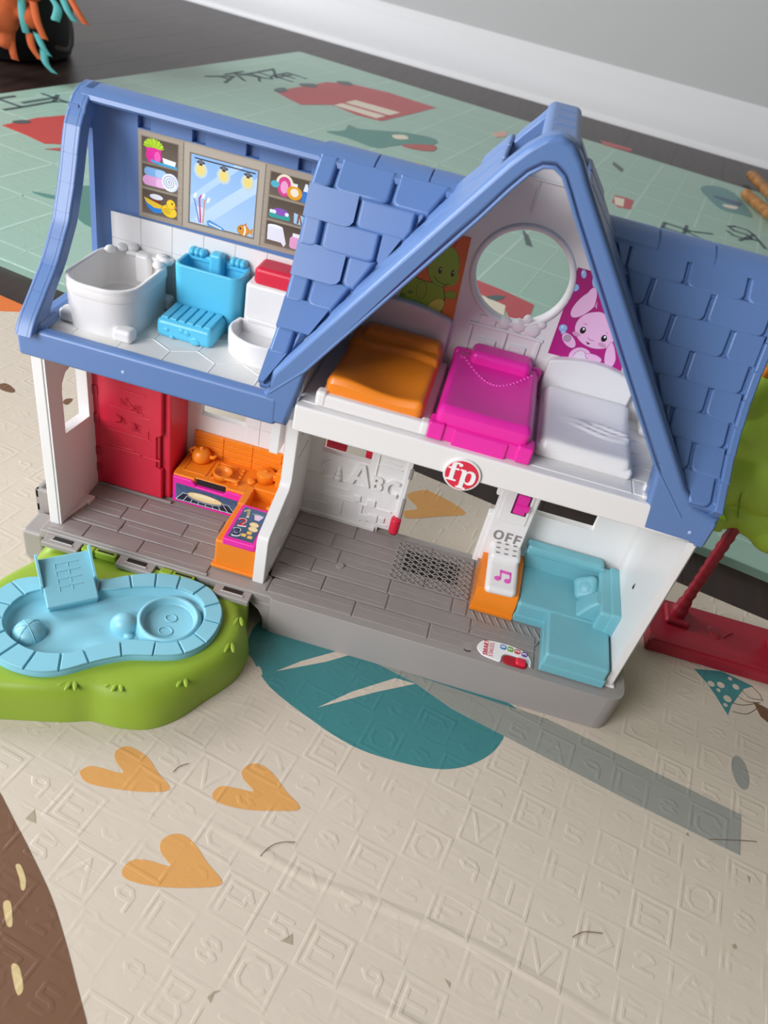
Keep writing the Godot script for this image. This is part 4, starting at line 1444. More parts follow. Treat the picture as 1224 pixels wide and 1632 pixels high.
func kitchen(H: Node) -> void:
	var F := 3.9
	# refrigerator with a door slightly open
	var st := mk()
	rbox(st, Vector3(0.95, F, -10), Vector3(7.25, 18.8, -6.45), 0.15, 2)
	var R := obj("refrigerator", st, M.red, H)
	R.set_meta("label", "tall red toy refrigerator with raised mouldings")
	st = mk()
	rbox(st, Vector3(0.75, F + 0.05, -6.3), Vector3(1.3, 18.5, -5.95), 0.1)
	ext(st, PackedVector2Array([Vector2(1.2, 4.0), Vector2(6.7, 4.0), Vector2(6.7, 7.1), Vector2(6.25, 7.3), Vector2(6.25, 10.3), Vector2(6.7, 10.6), Vector2(6.7, 18.5), Vector2(1.2, 18.5)]), frame(Vector3(0, 0, -6.35), Vector3.RIGHT, Vector3.UP), 0.4, 0.12)
	var D := obj("door", st, M.red, R)
	st = mk()
	rbox(st, Vector3(6.25, 7.2, -6.35), Vector3(6.5, 10.4, -6.1), 0.05)
	obj("handle", st, M.red_deep, R)
	for q in [[2.0, 8.0, 4.9, 8.22], [5.1, 7.95, 6.6, 8.15], [2.6, 8.35, 4.4, 8.5], [2.3, 12.2, 4.6, 12.3], [4.9, 11.9, 5.9, 12.0], [3.4, 14.0, 5.4, 14.1], [2.0, 9.9, 5.8, 10.0], [5.4, 9.9, 5.6, 10.8]]:
		st = mk()
		rbox(st, Vector3(q[0], q[1], -6.0), Vector3(q[2], q[3], -5.87), 0.05)
		obj("door_moulding", st, M.red, R)
	for w in 4:
		var pts := []
		var c := Vector2([3.6, 4.6, 3.2, 4.5][w], [13.0, 12.6, 11.2, 10.8][w])
		for i in 18:
			var a := i * 0.8
			pts.append(Vector3(c.x + cos(a * (w + 1.3)) * 0.55 * (i / 18.0 + 0.3), c.y + sin(a * 1.7) * 0.45, -5.95))
		st = mk()
		tube(st, pts, 0.045, 5)
		obj("door_moulding", st, M.red, R)
	for y in [5.2, 6.9, 10.2, 12.9]:
		st = mk()
		rbox(st, Vector3(0.85, y, -6.0), Vector3(1.35, y + 0.9, -5.85), 0.08)
		rbox(st, Vector3(0.95, y + 0.15, -5.9), Vector3(1.1, y + 0.75, -5.84), 0.02)
		obj("hinge", st, M.red_deep, R)
	# cooker and worktop, one L of orange
	st = mk()
	rbox(st, Vector3(7.55, F, -10), Vector3(13.9, 7.0, -6.45), 0.12, 2)
	rbox(st, Vector3(7.6, 6.5, -6.6), Vector3(9.5, 7.02, -6.25), 0.1)
	rbox(st, Vector3(12.3, 6.5, -6.6), Vector3(14.4, 7.02, -6.25), 0.1)
	rbox(st, Vector3(13.8, F, -10), Vector3(17.2, 7.0, -7.3), 0.12, 2)
	rbox(st, Vector3(13.75, F, -5.1), Vector3(17.15, 6.75, -0.25), 0.2, 2)
	rbox(st, Vector3(13.55, F - 0.02, -5.1), Vector3(17.2, F + 0.35, -0.05), 0.12)
	rbox(st, Vector3(13.8, F, -7.6), Vector3(14.45, 7.0, -4.9), 0.1)
	rbox(st, Vector3(16.6, F, -7.6), Vector3(17.2, 7.0, -4.9), 0.1)
	rbox(st, Vector3(14.3, F, -7.6), Vector3(16.8, 5.7, -4.9), 0.05)
	var K := obj("kitchen_counter", st, M.orange, H)
	K.set_meta("label", "orange L-shaped kitchen counter with cooker and sink")
	st = mk()
	rbox(st, Vector3(8.0, 6.8, -10), Vector3(16.0, 9.35, -9.8), 0.06)
	rbox(st, Vector3(15.9, 6.8, -10), Vector3(17.2, 8.5, -8.2), 0.12, 2)
	obj("splashback", st, M.orange, K)
	for j in 4:
		for i in 3:
			st = mk()
			rbox(st, Vector3(8.05 + i * 2.62, 7.0 + j * 0.58, -9.85), Vector3(10.62 + i * 2.62, 7.54 + j * 0.58, -9.72), 0.05)
			obj("splash_tile", st, M.orange, K)
	# oven front with picture
	st = mk()
	var o2 := PackedVector2Array([Vector2(7.6, 4.1), Vector2(13.7, 4.1), Vector2(13.9, 6.75), Vector2(12.5, 6.8), Vector2(12.1, 6.35), Vector2(9.7, 6.35), Vector2(9.3, 6.85), Vector2(7.6, 6.85)])
	ext(st, o2, frame(Vector3(0, 0, -6.5), Vector3.RIGHT, Vector3.UP), 0.42, 0.12)
	var V := obj("oven_door", st, M.magenta, K)
	picture("oven_picture", Vector3(7.95, 6.2, -6.1), Vector3(13.5, 6.1, -6.1), Vector3(13.3, 4.45, -6.1), Vector3(7.95, 4.35, -6.1), 0.03, printed(print_oven()), K)
	st = mk()
	rbox(st, Vector3(9.6, 6.2, -6.44), Vector3(12.2, 6.95, -6.4), 0.02)
	obj("oven_slot", st, M.dark, K)
	# hob mouldings
	for q in [[8.1, -9.3, 10.2, -7.0], [10.5, -9.3, 12.3, -7.0]]:
		st = mk()
		rbox(st, Vector3(q[0], 6.95, q[1]), Vector3(q[2], 7.08, q[1] + 0.1), 0.03)
		rbox(st, Vector3(q[0], 6.95, q[3] - 0.1), Vector3(q[2], 7.08, q[3]), 0.03)
		rbox(st, Vector3(q[0], 6.95, q[1]), Vector3(q[0] + 0.1, 7.08, q[3]), 0.03)
		rbox(st, Vector3(q[2] - 0.1, 6.95, q[1]), Vector3(q[2], 7.08, q[3]), 0.03)
		obj("hob_frame", st, M.orange, K)
	for i in 5:
		st = mk()
		ell(st, Vector3(12.85 + i * 0.02, 7.08, -9.0 + i * 0.5), Vector3(0.2, 0.14, 0.18), Basis(), 10)
		obj("hob_knob", st, M.orange, K)
	st = mk()
	lathe(st, [Vector2(0, 7.0), Vector2(0.65, 7.0), Vector2(0.82, 7.3), Vector2(0.82, 7.7), Vector2(0.62, 8.1), Vector2(0.4, 8.2), Vector2(0.15, 8.25), Vector2(0.15, 8.45), Vector2(0, 8.5)], Transform3D(Basis(), Vector3(9.0, 0, -8.9)), 20)
	tube(st, curve3([Vector3(9.8, 7.6, -8.9), Vector3(10.15, 7.75, -8.8), Vector3(10.3, 8.0, -8.75)]), [0.2, 0.2, 0.19, 0.18, 0.17, 0.16, 0.16, 0.15, 0.15, 0.14, 0.14, 0.13, 0.12], 8)
	tube(st, curve3([Vector3(8.3, 7.4, -8.9), Vector3(8.0, 7.9, -8.85), Vector3(8.5, 8.25, -8.9)]), 0.12, 8)
	obj("kettle", st, M.orange, K)
	st = mk()
	lathe(st, [Vector2(0, 7.0), Vector2(0.8, 7.0), Vector2(0.85, 7.6), Vector2(0.75, 7.65), Vector2(0.65, 7.6), Vector2(0.6, 7.15), Vector2(0, 7.12)], Transform3D(Basis(), Vector3(11.5, 0, -7.5)), 24)
	rbox(st, Vector3(11.9, 7.3, -7.1), Vector3(13.1, 7.55, -6.75), 0.1, 2, Transform3D())
	obj("saucepan", st, M.orange, K)
	st = mk()
	lathe(st, [Vector2(0, 7.0), Vector2(0.78, 7.0), Vector2(0.8, 7.8), Vector2(0.7, 7.9), Vector2(0.2, 7.92), Vector2(0.15, 8.1), Vector2(0, 8.12)], Transform3D(Basis(), Vector3(14.9, 0, -8.7)), 20)
	rbox(st, Vector3(15.5, 7.3, -9.2), Vector3(16.2, 7.9, -8.4), 0.2, 2)
	obj("stock_pot", st, M.orange, K)
	st = mk()
	ell(st, Vector3(13.9, 7.1, -7.9), Vector3(0.4, 0.25, 0.4), Basis(), 12)
	rbox(st, Vector3(16.3, 6.2, -6.5), Vector3(16.75, 7.35, -5.9), 0.15, 2)
	rbox(st, Vector3(16.2, 6.4, -5.5), Vector3(16.75, 7.2, -5.0), 0.2, 2)
	obj("sink_tap", st, M.orange, K)
	# recipe board
	st = mk()
	rbox(st, Vector3(14.35, 6.6, -4.7), Vector3(17.0, 7.25, -0.15), 0.14, 2)
	var T := obj("recipe_board", st, M.magenta, K)
	picture("recipe_picture", Vector3(14.65, 7.24, -4.35), Vector3(16.7, 7.24, -4.35), Vector3(16.7, 7.24, -0.5), Vector3(14.65, 7.24, -0.5), 0.03, printed(print_recipe()), K)
	var fl := Basis(Vector3(1, 0, 0), Vector3(0, 0, -1), Vector3(0, 1, 0))
	var c := [[M.cream_print, "1", -3.65], [M.red_print, "2", -2.45], [M.navy_print, "3", -1.2]]
	for q in c:
		lettering("digit_shadow", q[1], 1.02, 0.01, M.white_print, K, Transform3D(fl * Basis(Vector3(0, 0, 1), 0.2), Vector3(15.13, 7.285, q[2] + 0.03)))
		lettering("digit", q[1], 0.84, 0.02, q[0], K, Transform3D(fl * Basis(Vector3(0, 0, 1), 0.2), Vector3(15.12, 7.295, q[2])))
	# boards beside the kitchen window
	for i in 6:
		st = mk()
		var w := 0.75
		rbox(st, Vector3(12.5 + (i % 3) * 1.15, 9.5 + (i / 3) * 1.6, -10.02), Vector3(13.62 + (i % 3) * 1.15, 11.07 + (i / 3) * 1.6, -9.93), 0.03)
		obj("wall_board", st, M.white, H)

func living(H: Node) -> void:
	var F := 3.9
	# mouldings on the back wall
	for q in [[18.4, 8.25, 26.0, 8.4], [18.4, 6.35, 23.0, 6.5], [19.0, 7.4, 22.2, 7.5], [18.6, 5.3, 20.4, 5.45], [21.6, 4.6, 21.75, 6.2], [24.8, 4.7, 26.0, 4.85], [23.2, 6.3, 26.1, 6.45], [23.4, 4.5, 23.55, 6.3], [24.0, 11.0, 26.2, 11.1], [24.4, 11.4, 26.0, 11.5], [24.0, 9.2, 24.1, 12.0], [19.9, 6.7, 22.6, 6.8]]:
		var st := mk()
		rbox(st, Vector3(q[0], q[1], -10.05), Vector3(q[2], q[3], -9.88), 0.06)
		obj("wall_moulding", st, M.white, H)
	for k in 3:
		lettering("raised_letter", "ABC"[k], [2.1, 1.4, 1.7][k], 0.34, M.white, H, Transform3D(Basis(), Vector3([22.8, 24.3, 25.6][k], [9.45, 9.1, 8.95][k], -9.9)))
	var st := mk()
	for q in [[20.9, 8.4, 0.45], [20.9, 8.85, 0.36], [20.9, 9.25, 0.26]]:
		lathe(st, [Vector2(0, q[1]), Vector2(q[2], q[1]), Vector2(q[2] * 0.5, q[1] + 0.4), Vector2(0, q[1] + 0.5)], Transform3D(Basis(), Vector3(q[0], 0, -9.95)), 14)
	obj("toy_tree_relief", st, M.white, H)
	st = mk()
	tube(st, curve3([Vector3(19.7, 8.4, -9.95), Vector3(19.8, 9.0, -9.9), Vector3(19.5, 9.5, -9.9), Vector3(20.0, 10.0, -9.92)]), 0.1, 6)
	obj("lamp_relief", st, M.white, H)
	for q in [[23.8, 5.0, 0.4], [24.6, 5.2, 0.45], [24.2, 6.8, 0.4], [22.9, 6.9, 0.35], [25.4, 5.3, 0.3]]:
		st = mk()
		rbox(st, Vector3(q[0] - q[2], q[1] - q[2], -10.05), Vector3(q[0] + q[2], q[1] + q[2], -9.85), 0.12, 2)
		obj("block_relief", st, M.white, H)
	# front door seen through the slot, hinge
	st = mk()
	rbox(st, Vector3(19.2, 10.4, -11.6), Vector3(21.0, 16, -11.2), 0.1)
	rbox(st, Vector3(22.7, 10.4, -11.6), Vector3(23.4, 16, -11.2), 0.1)
	rbox(st, Vector3(19.2, 8.6, -11.6), Vector3(23.4, 9.3, -11.2), 0.1)
	rbox(st, Vector3(19.2, 4.2, -11.6), Vector3(26.4, 8.8, -11.2), 0.1)
	obj("outer_door", st, M.red, H)
	st = mk()
	lathe(st, [Vector2(0, 4.6), Vector2(0.42, 4.6), Vector2(0.46, 4.8), Vector2(0.46, 6.1), Vector2(0.4, 6.25), Vector2(0, 6.25)], Transform3D(Basis(), Vector3(26.7, 0, -9.6)), 16)
	obj("door_hinge", st, M.red, H)
	st = mk()
	for y in [[6.3, 8.4], [10.6, 11.6]]:
		tube(st, [Vector3(26.95, y[0], -9.75), Vector3(26.95, y[1], -9.75)], 0.17, 10)
	obj("hinge_rod", st, M.grey, H)
	# post with a light switch
	st = mk()
	rbox(st, Vector3(34.35, 5.6, -9.4), Vector3(37.45, 19.3, -8.2), 0.12, 2)
	rbox(st, Vector3(33.95, 5.0, -9.3), Vector3(34.5, 10.4, -8.5), 0.15, 2)
	rbox(st, Vector3(34.0, 12.4, -9.0), Vector3(34.5, 13.6, -8.4), 0.15, 2)
	var P := obj("post", st, M.white, H)
	P.set_meta("label", "white post with a light switch")
	st = mk()
	rbox(st, Vector3(34.75, 10.3, -8.3), Vector3(37.05, 16.5, -8.1), 0.06)
	obj("switch_plate", st, M.white, P)
	st = mk()
	rbox(st, Vector3(35.55, 11.3, -8.15), Vector3(36.8, 13.5, -8.06), 0.03)
	obj("switch_well", st, M.dark_magenta, P)
	st = mk()
	rbox(st, Vector3(35.7, 11.45, -8.3), Vector3(36.68, 13.35, -7.9), 0.12, 2)
	tube(st, [Vector3(35.72, 12.2, -7.95), Vector3(36.82, 12.2, -7.95)], 0.32, 12)
	obj("rocker_switch", st, M.magenta, P)
	lettering("post_lettering", "OFF", 0.95, 0.03, M.grey_print, P, Transform3D(Basis(), Vector3(36.05, 8.7, -8.18)), "Droid Sans", true)
	# music player on an orange cabinet
	st = mk()
	ext(st, PackedVector2Array([Vector2(3.85, 3.85), Vector2(3.85, 5.4), Vector2(4.3, 6.1), Vector2(9.0, 6.6), Vector2(9.0, 3.85)]), Transform3D(Basis(Vector3(0, 0, -1), Vector3(0, 1, 0), Vector3(1, 0, 0)), Vector3(34.65, 0, 0)), 3.55, 0.12)
	rbox(st, Vector3(34.6, 3.85, -5.2), Vector3(38.25, 4.3, -3.72), 0.1)
	var C := obj("side_cabinet", st, M.orange, H)
	st = mk()
	var tilt := Transform3D(Basis(Vector3(1, 0, 0), 0.24) * Basis(Vector3(0, 1, 0), 0.07), Vector3(36.4, 6.75, -6.3))
	rbox(st, Vector3(-1.3, -0.5, -2.3), Vector3(1.3, 0.35, 2.35), 0.42, 4, tilt)
	rbox(st, Vector3(-1.3, 0.0, -2.35), Vector3(1.3, 0.85, -0.55), 0.4, 4, tilt)
	var U := obj("music_player", st, M.white, C)
	U.set_meta("label", "white music player with a pink note")
	st = mk()
	for j in 3:
		for i in 3:
			var c := Vector3(-0.7 + i * 0.7, 0.88, -2.05 + j * 0.5)
			rbox(st, c + Vector3(-0.17, -0.06, -0.07), c + Vector3(0.17, 0.0, 0.07), 0.03, 1, tilt)
	obj("speaker_slots", st, M.grey_print, C)
	st = mk()
	var up := Transform3D(tilt.basis * Basis(Vector3(1, 0, 0), Vector3(0, 0, -1), Vector3(0, 1, 0)), tilt * Vector3(0, 0.34, 0.75))
	ext(st, disc2(-0.42, -0.42, 0.27, 16, 0.22), up, 0.05)
	ext(st, disc2(0.4, -0.5, 0.27, 16, 0.22), up, 0.05)
	ext(st, rect2(-0.26, -0.42, -0.14, 0.42), up, 0.05)
	ext(st, rect2(0.56, -0.5, 0.68, 0.36), up, 0.05)
	ext(st, PackedVector2Array([Vector2(-0.26, 0.22), Vector2(0.68, 0.14), Vector2(0.68, 0.4), Vector2(-0.26, 0.48)]), up, 0.05)
	obj("music_note", st, M.pink_print, C)
	# corner sofa
	st = mk()
	rbox(st, Vector3(38.2, F, -9.6), Vector3(45.9, 5.95, -3.9), 0.3, 3)
	rbox(st, Vector3(38.2, F, -9.0), Vector3(45.9, 4.7, -3.8), 0.12, 2)
	rbox(st, Vector3(38.1, F, -9.8), Vector3(44.6, 8.15, -8.55), 0.3, 3)
	rbox(st, Vector3(38.1, 7.4, -9.9), Vector3(44.7, 7.95, -8.45), 0.12, 2)
	rbox(st, Vector3(44.35, F, -9.2), Vector3(45.95, 7.75, -3.5), 0.28, 3)
	rbox(st, Vector3(45.2, F, -9.3), Vector3(46.1, 7.9, -3.4), 0.2, 2)
	rbox(st, Vector3(40.75, F, -4.4), Vector3(45.8, 5.85, 0.6), 0.25, 3)
	rbox(st, Vector3(40.7, F, -4.3), Vector3(45.85, 4.75, 0.7), 0.12, 2)
	var S2 := obj("sofa", st, M.teal, H)
	S2.set_meta("label", "light blue corner sofa with a moulded cushion")
	st = mk()
	var cb := Basis(Vector3(0, 1, 0), -0.7) * Basis(Vector3(1, 0, 0), -0.75) * Basis(Vector3(0, 0, 1), PI / 4)
	rbox(st, Vector3(-1.0, -1.0, -0.55), Vector3(1.0, 1.0, 0.55), 0.5, 4, Transform3D(cb, Vector3(43.6, 6.6, -7.2)))
	ell(st, Vector3(43.6, 6.6, -7.2), Vector3(0.95, 0.95, 0.68), cb, 16)
	obj("cushion", st, M.teal, S2)
	st = mk()
	solid(st, [rring(42.9, 44.6, -6.2, -4.3, 0.25, 5.8), rring(43.2, 44.5, -6.2, -4.3, 0.25, 6.5), rring(43.7, 44.6, -6.1, -4.4, 0.3, 7.3), rring(44.1, 44.7, -6.0, -4.5, 0.25, 7.7)], false, true)
	obj("folded_throw", st, M.teal, S2)

# outlines printed on the two play mats, x and z in toy units
const FAR_PRINTS := {
	"barn": [-39.9, -177.5, -37.7, -187.3, -35.0, -197.0, -33.3, -204.4, -27.2, -210.7, -15.7, -212.2, -0.3, -208.4, -5.0, -192.0, -10.0, -175.5, -16.4, -174.9, -24.5, -179.3, -30.7, -170.5, -36.1, -174.1],
	"barn_door": [-24.0, -179.1, -21.1, -191.1, -7.7, -190.2, -11.6, -176.8],
	"barn_door_bar": [-23.0, -183.4, -22.6, -184.9, -9.2, -183.5, -9.8, -181.9],
	"barn_dark": [-41.0, -178.8, -39.8, -183.8, -38.0, -181.4, -38.7, -177.2],
	"barn_dark2": [-38.3, -192.9, -35.3, -197.8, -33.4, -195.1, -35.4, -191.9],
	"barn_dark3": [-31.4, -208.8, -28.4, -212.4, -26.5, -209.5, -28.4, -206.4],
	"truck": [-67.0, -97.1, -65.5, -106.5, -63.1, -112.3, -55.1, -109.7, -49.1, -98.5, -54.5, -95.4, -56.5, -93.6, -61.3, -95.5],
	"truck2": [-54.7, -91.0, -53.0, -94.0, -52.1, -92.4],
	"truck_dark": [-67.1, -100.6, -66.1, -103.2, -64.5, -102.7, -65.7, -100.0],
	"window_barn": [26.6, -84.6, 31.3, -83.3, 37.0, -80.6, 36.5, -73.6, 33.5, -72.6, 32.7, -75.3, 28.1, -78.7],
	"window_door": [28.1, -78.7, 32.5, -77.0, 32.6, -71.9, 30.8, -72.7],
	"window_dark": [29.1, -78.3, 30.6, -80.2, 32.2, -80.6, 30.8, -77.9],
	"small_barn": [53.0, -162.9, 56.2, -163.0, 57.8, -162.2, 56.6, -153.5, 53.5, -152.8, 52.1, -155.8],
	"small_door": [52.8, -161.0, 55.4, -161.1, 54.8, -154.0, 52.8, -154.3],
	"red_stripe": [50.2, -222.7, 54.8, -222.7, 60.3, -222.1, 59.5, -217.8, 51.1, -217.6],
	"bird": [-18.5, -151.3, -15.4, -156.5, -15.8, -163.0, -13.1, -161.7, -8.9, -164.6, -1.7, -170.3, 5.5, -171.3, 5.9, -165.0, -0.8, -157.3, -5.3, -148.7, -10.2, -149.8, -13.6, -150.7],
	"bird_red": [-0.8, -157.3, 6.3, -164.8, 6.9, -159.1, 2.6, -156.3],
	"bird_white": [-4.6, -163.8, -1.9, -167.0, -0.5, -164.1, -2.9, -161.3],
	"bird2": [78.3, -194.0, 82.6, -200.9, 88.6, -198.7, 90.4, -177.8, 86.9, -176.3, 81.9, -176.4, 79.5, -183.7],
	"bird2_white": [83.2, -182.3, 87.1, -183.5, 86.1, -180.3, 83.2, -180.0],
	"bird2_dark": [82.0, -189.8, 88.8, -188.7, 87.4, -184.9, 82.0, -187.3],
	"bird3": [-42.0, -76.6, -38.5, -79.3, -31.1, -65.4, -34.3, -65.7, -38.7, -72.2],
	"bird3b": [-45.3, -71.1, -42.5, -71.9, -39.5, -72.2, -42.0, -70.6],
	"yellow": [3.3, -144.1, 7.0, -145.6, 6.7, -142.2, 3.6, -140.8],
	"pink": [18.4, -195.1, 22.1, -201.4, 22.3, -194.7, 19.8, -190.8],
	"stroke13": [53.7, -198.6, 56.4, -192.6, 55.6, -188.9, 53.2, -195.1],
	"stroke15": [32.5, -117.4, 33.9, -114.5, 35.1, -108.5, 33.8, -108.9],
}
const NEAR_PRINTS := {
	"leaf": [18.17, 3.48, 19.06, 4.48, 21.21, 6.55, 25.25, 8.36, 28.42, 9.38, 31.32, 9.57, 34.57, 9.26, 36.81, 8.33, 38.55, 6.69, 39.38, 5.09, 39.54, 4.15, 40.21, 1.65, 33.68, 0.60, 26.22, 0.70, 18.96, -0.04],
	"slit1": [21.19, 4.98, 22.73, 3.34, 25.51, 1.05, 26.89, 0.79, 24.63, 2.68],
	"slit2": [25.17, 7.10, 27.26, 4.81, 30.29, 2.27, 31.96, 2.24, 29.14, 4.12],
	"scuff1": [19.42, 5.77, 19.76, 5.00, 20.29, 5.64, 19.89, 6.23],
	"band": [25.41, 0.67, 30.64, 1.41, 42.71, 1.87, 57.94, 5.37, 57.31, 8.76, 49.16, 7.00, 40.86, 4.98, 35.17, 3.60, 31.84, 2.15],
	"teal": [55.91, -8.43, 56.90, -7.19, 57.53, -6.01, 58.37, -4.14, 58.82, -5.31, 60.31, -7.74, 61.27, -8.39, 58.52, -9.12],
	"beige": [60.96, -6.57, 61.76, -6.38, 62.22, -6.20, 61.93, -4.62, 61.36, -5.08],
	"brown_l": [8.15, 20.42, 9.93, 21.58, 11.79, 22.96, 14.05, 24.75, 15.76, 26.39, 17.59, 28.33, 19.04, 30.12],
	"y1": [11.36, 23.88, 11.61, 23.76, 12.29, 24.36, 12.59, 24.90, 12.41, 24.99, 11.96, 24.46],
	"y2": [11.90, 25.95, 12.24, 25.78, 12.94, 26.70, 12.99, 26.96, 12.66, 26.85],
	"y3": [14.12, 28.69, 14.49, 28.59, 15.20, 29.33, 15.33, 29.72, 15.06, 29.74],
	"orange": [-33.16, -38.63, -29.62, -38.37, -25.41, -37.78, -25.29, -35.45, -29.32, -32.91],
	"mark1": [-18.17, -20.54, -17.54, -20.91, -16.26, -20.22, -16.31, -19.62, -17.63, -19.71],
	"mark2": [-10.99, -20.40, -11.08, -21.19, -10.49, -21.52, -10.38, -20.33],
	"tear1": [10.29, 21.16, 10.48, 20.45, 11.03, 21.22],
	"tear2": [27.66, 23.41, 28.17, 22.83, 28.36, 23.42],
	"stain": [24.68, 27.28, 24.89, 26.91, 25.26, 26.74, 24.97, 27.01, 24.94, 27.46],
	"tear3": [55.76, 15.42, 56.03, 15.27, 56.07, 15.57, 55.81, 15.64],
	"tear4": [53.39, 8.41, 53.60, 8.15, 53.65, 8.52],
	"tear5": [57.63, 10.16, 57.89, 10.21, 57.71, 10.72],
	"tear6": [37.47, 22.68, 37.87, 22.78, 37.83, 23.06],
	"heart_far": [26.68, -21.33, 27.78, -22.78, 29.24, -23.13, 33.06, -21.32, 30.51, -19.49, 27.50, -17.78, 26.92, -18.69, 28.12, -19.79],
	"h1": [11.78, 17.36, 11.85, 17.00, 12.21, 16.68, 13.04, 16.59, 14.36, 16.49, 13.48, 15.80, 13.17, 15.21, 13.53, 14.67, 14.22, 14.59, 15.39, 14.95, 16.49, 15.76, 17.71, 16.60, 16.24, 17.28, 14.07, 17.72, 12.52, 17.82],
	"h2": [20.46, 16.16, 20.57, 15.55, 20.99, 15.26, 21.93, 15.15, 22.94, 15.00, 22.00, 14.39, 21.69, 13.80, 22.01, 13.18, 22.76, 12.98, 23.76, 13.35, 24.97, 14.28, 26.29, 15.22, 24.66, 15.90, 22.83, 16.40, 21.13, 16.50],
	"h3": [17.33, 22.53, 17.28, 21.96, 17.66, 21.51, 18.58, 21.31, 19.86, 21.27, 18.99, 20.69, 18.65, 20.05, 18.97, 19.48, 19.69, 19.20, 20.67, 19.53, 21.86, 20.40, 23.20, 21.31, 21.73, 22.03, 19.59, 22.61, 17.99, 22.75],
}
const GLYPHS := [["H", -74.2, -110.9], ["T", -71.8, -117.5], ["Y", -69.5, -119.3], ["A", -54.5, -177.8], ["K", -52.0, -185.4], ["R", -49.0, -189.3], ["N", -47.3, -198.4], ["E", -42.8, -198.6], ["E", 66.7, -145.0], ["K", 72.2, -147.3], ["S", 84.0, -158.7], ["A", 86.6, -155.5]]

func flat(a: Array) -> PackedVector2Array:
	var o := PackedVector2Array()
	for i in range(0, a.size(), 2):
		o.append(Vector2(a[i], -a[i + 1]))
	return o

# thin print lying on a mat
func lay(called: String, poly: PackedVector2Array, top: float, m: Material, parent: Node) -> MeshInstance3D:
	var st := mk()
	ext(st, poly, frame(Vector3(0, -0.03, 0), Vector3.RIGHT, Vector3.FORWARD), top + 0.03, 0.0, false)
	return obj(called, st, m, parent)

func sm(a: Array, k := 4) -> PackedVector2Array:
	return smooth2(Array(flat(a)), k)

func _ready() -> void:
	rng.seed = 7
	# ---- camera, light, exposure
	var cam := Camera3D.new()
	cam.name = "camera"
	cam.fov = 68.0016
	cam.near = 0.02
	cam.transform = Transform3D(Basis(Vector3(0.95998334, 0.1868659, -0.208598), Vector3(-0.27614842, 0.75560963, -0.59396644), Vector3(0.04662658, 0.62780189, 0.77697538)), Vector3(28.58076, 48.04872, 41.7746) * S)
	add_child(cam)
	cam.current = true
	var ca := CameraAttributesPhysical.new()
	ca.frustum_focal_length = 12.0 / tan(deg_to_rad(68.0016 / 2.0))
	ca.frustum_focus_distance = 62.0 * S
	ca.frustum_near = 0.02
	ca.exposure_aperture = 9.0
	cam.attributes = ca
	var env := Environment.new()
	env.background_mode = Environment.BG_SKY
	var sky := Sky.new()
	var ps := ProceduralSkyMaterial.new()
	ps.sky_top_color = Color(0.55, 0.68, 0.9)
	ps.sky_horizon_color = Color(0.85, 0.9, 0.97)
	ps.ground_bottom_color = Color(0.35, 0.36, 0.34)
	ps.ground_horizon_color = Color(0.7, 0.74, 0.76)
	sky.sky_material = ps
	env.sky = sky
	env.tonemap_mode = Environment.TONE_MAPPER_LINEAR
	env.tonemap_exposure = 1.0
	env.sdfgi_enabled = true
	env.ssao_enabled = true
	env.ssil_enabled = true
	var we := WorldEnvironment.new()
	we.name = "environment"
	we.environment = env
	add_child(we)
	# daylight through the two windows: behind the camera to the left, and in the left wall
	daylight("window_daylight", Vector3(-66, 85, 116), Vector3(20, 15, -10), Vector2(95, 80), 2.08, Color(0.98, 0.98, 1.0))
	daylight("side_window_daylight", Vector3(-300, 150, -60), Vector3(20, 0, -100), Vector2(170, 170), 8.0, Color(0.97, 0.98, 1.0))
	materials()
	room()
	mats()
	build_house()
	pool_yard()
	swing_toy()
	corner_things()

func daylight(called: String, at: Vector3, to: Vector3, size: Vector2, energy: float, c: Color) -> void:
	var l := AreaLight3D.new()
	l.name = called
	l.area_size = size * S
	l.light_energy = energy
	l.light_color = c
	l.shadow_enabled = true
	l.set("area_range", 12.0)
	l.set("area_attenuation", 2.0)
	l.transform = Transform3D(Basis.looking_at((to - at).normalized(), Vector3.UP), at * S)
	add_child(l)

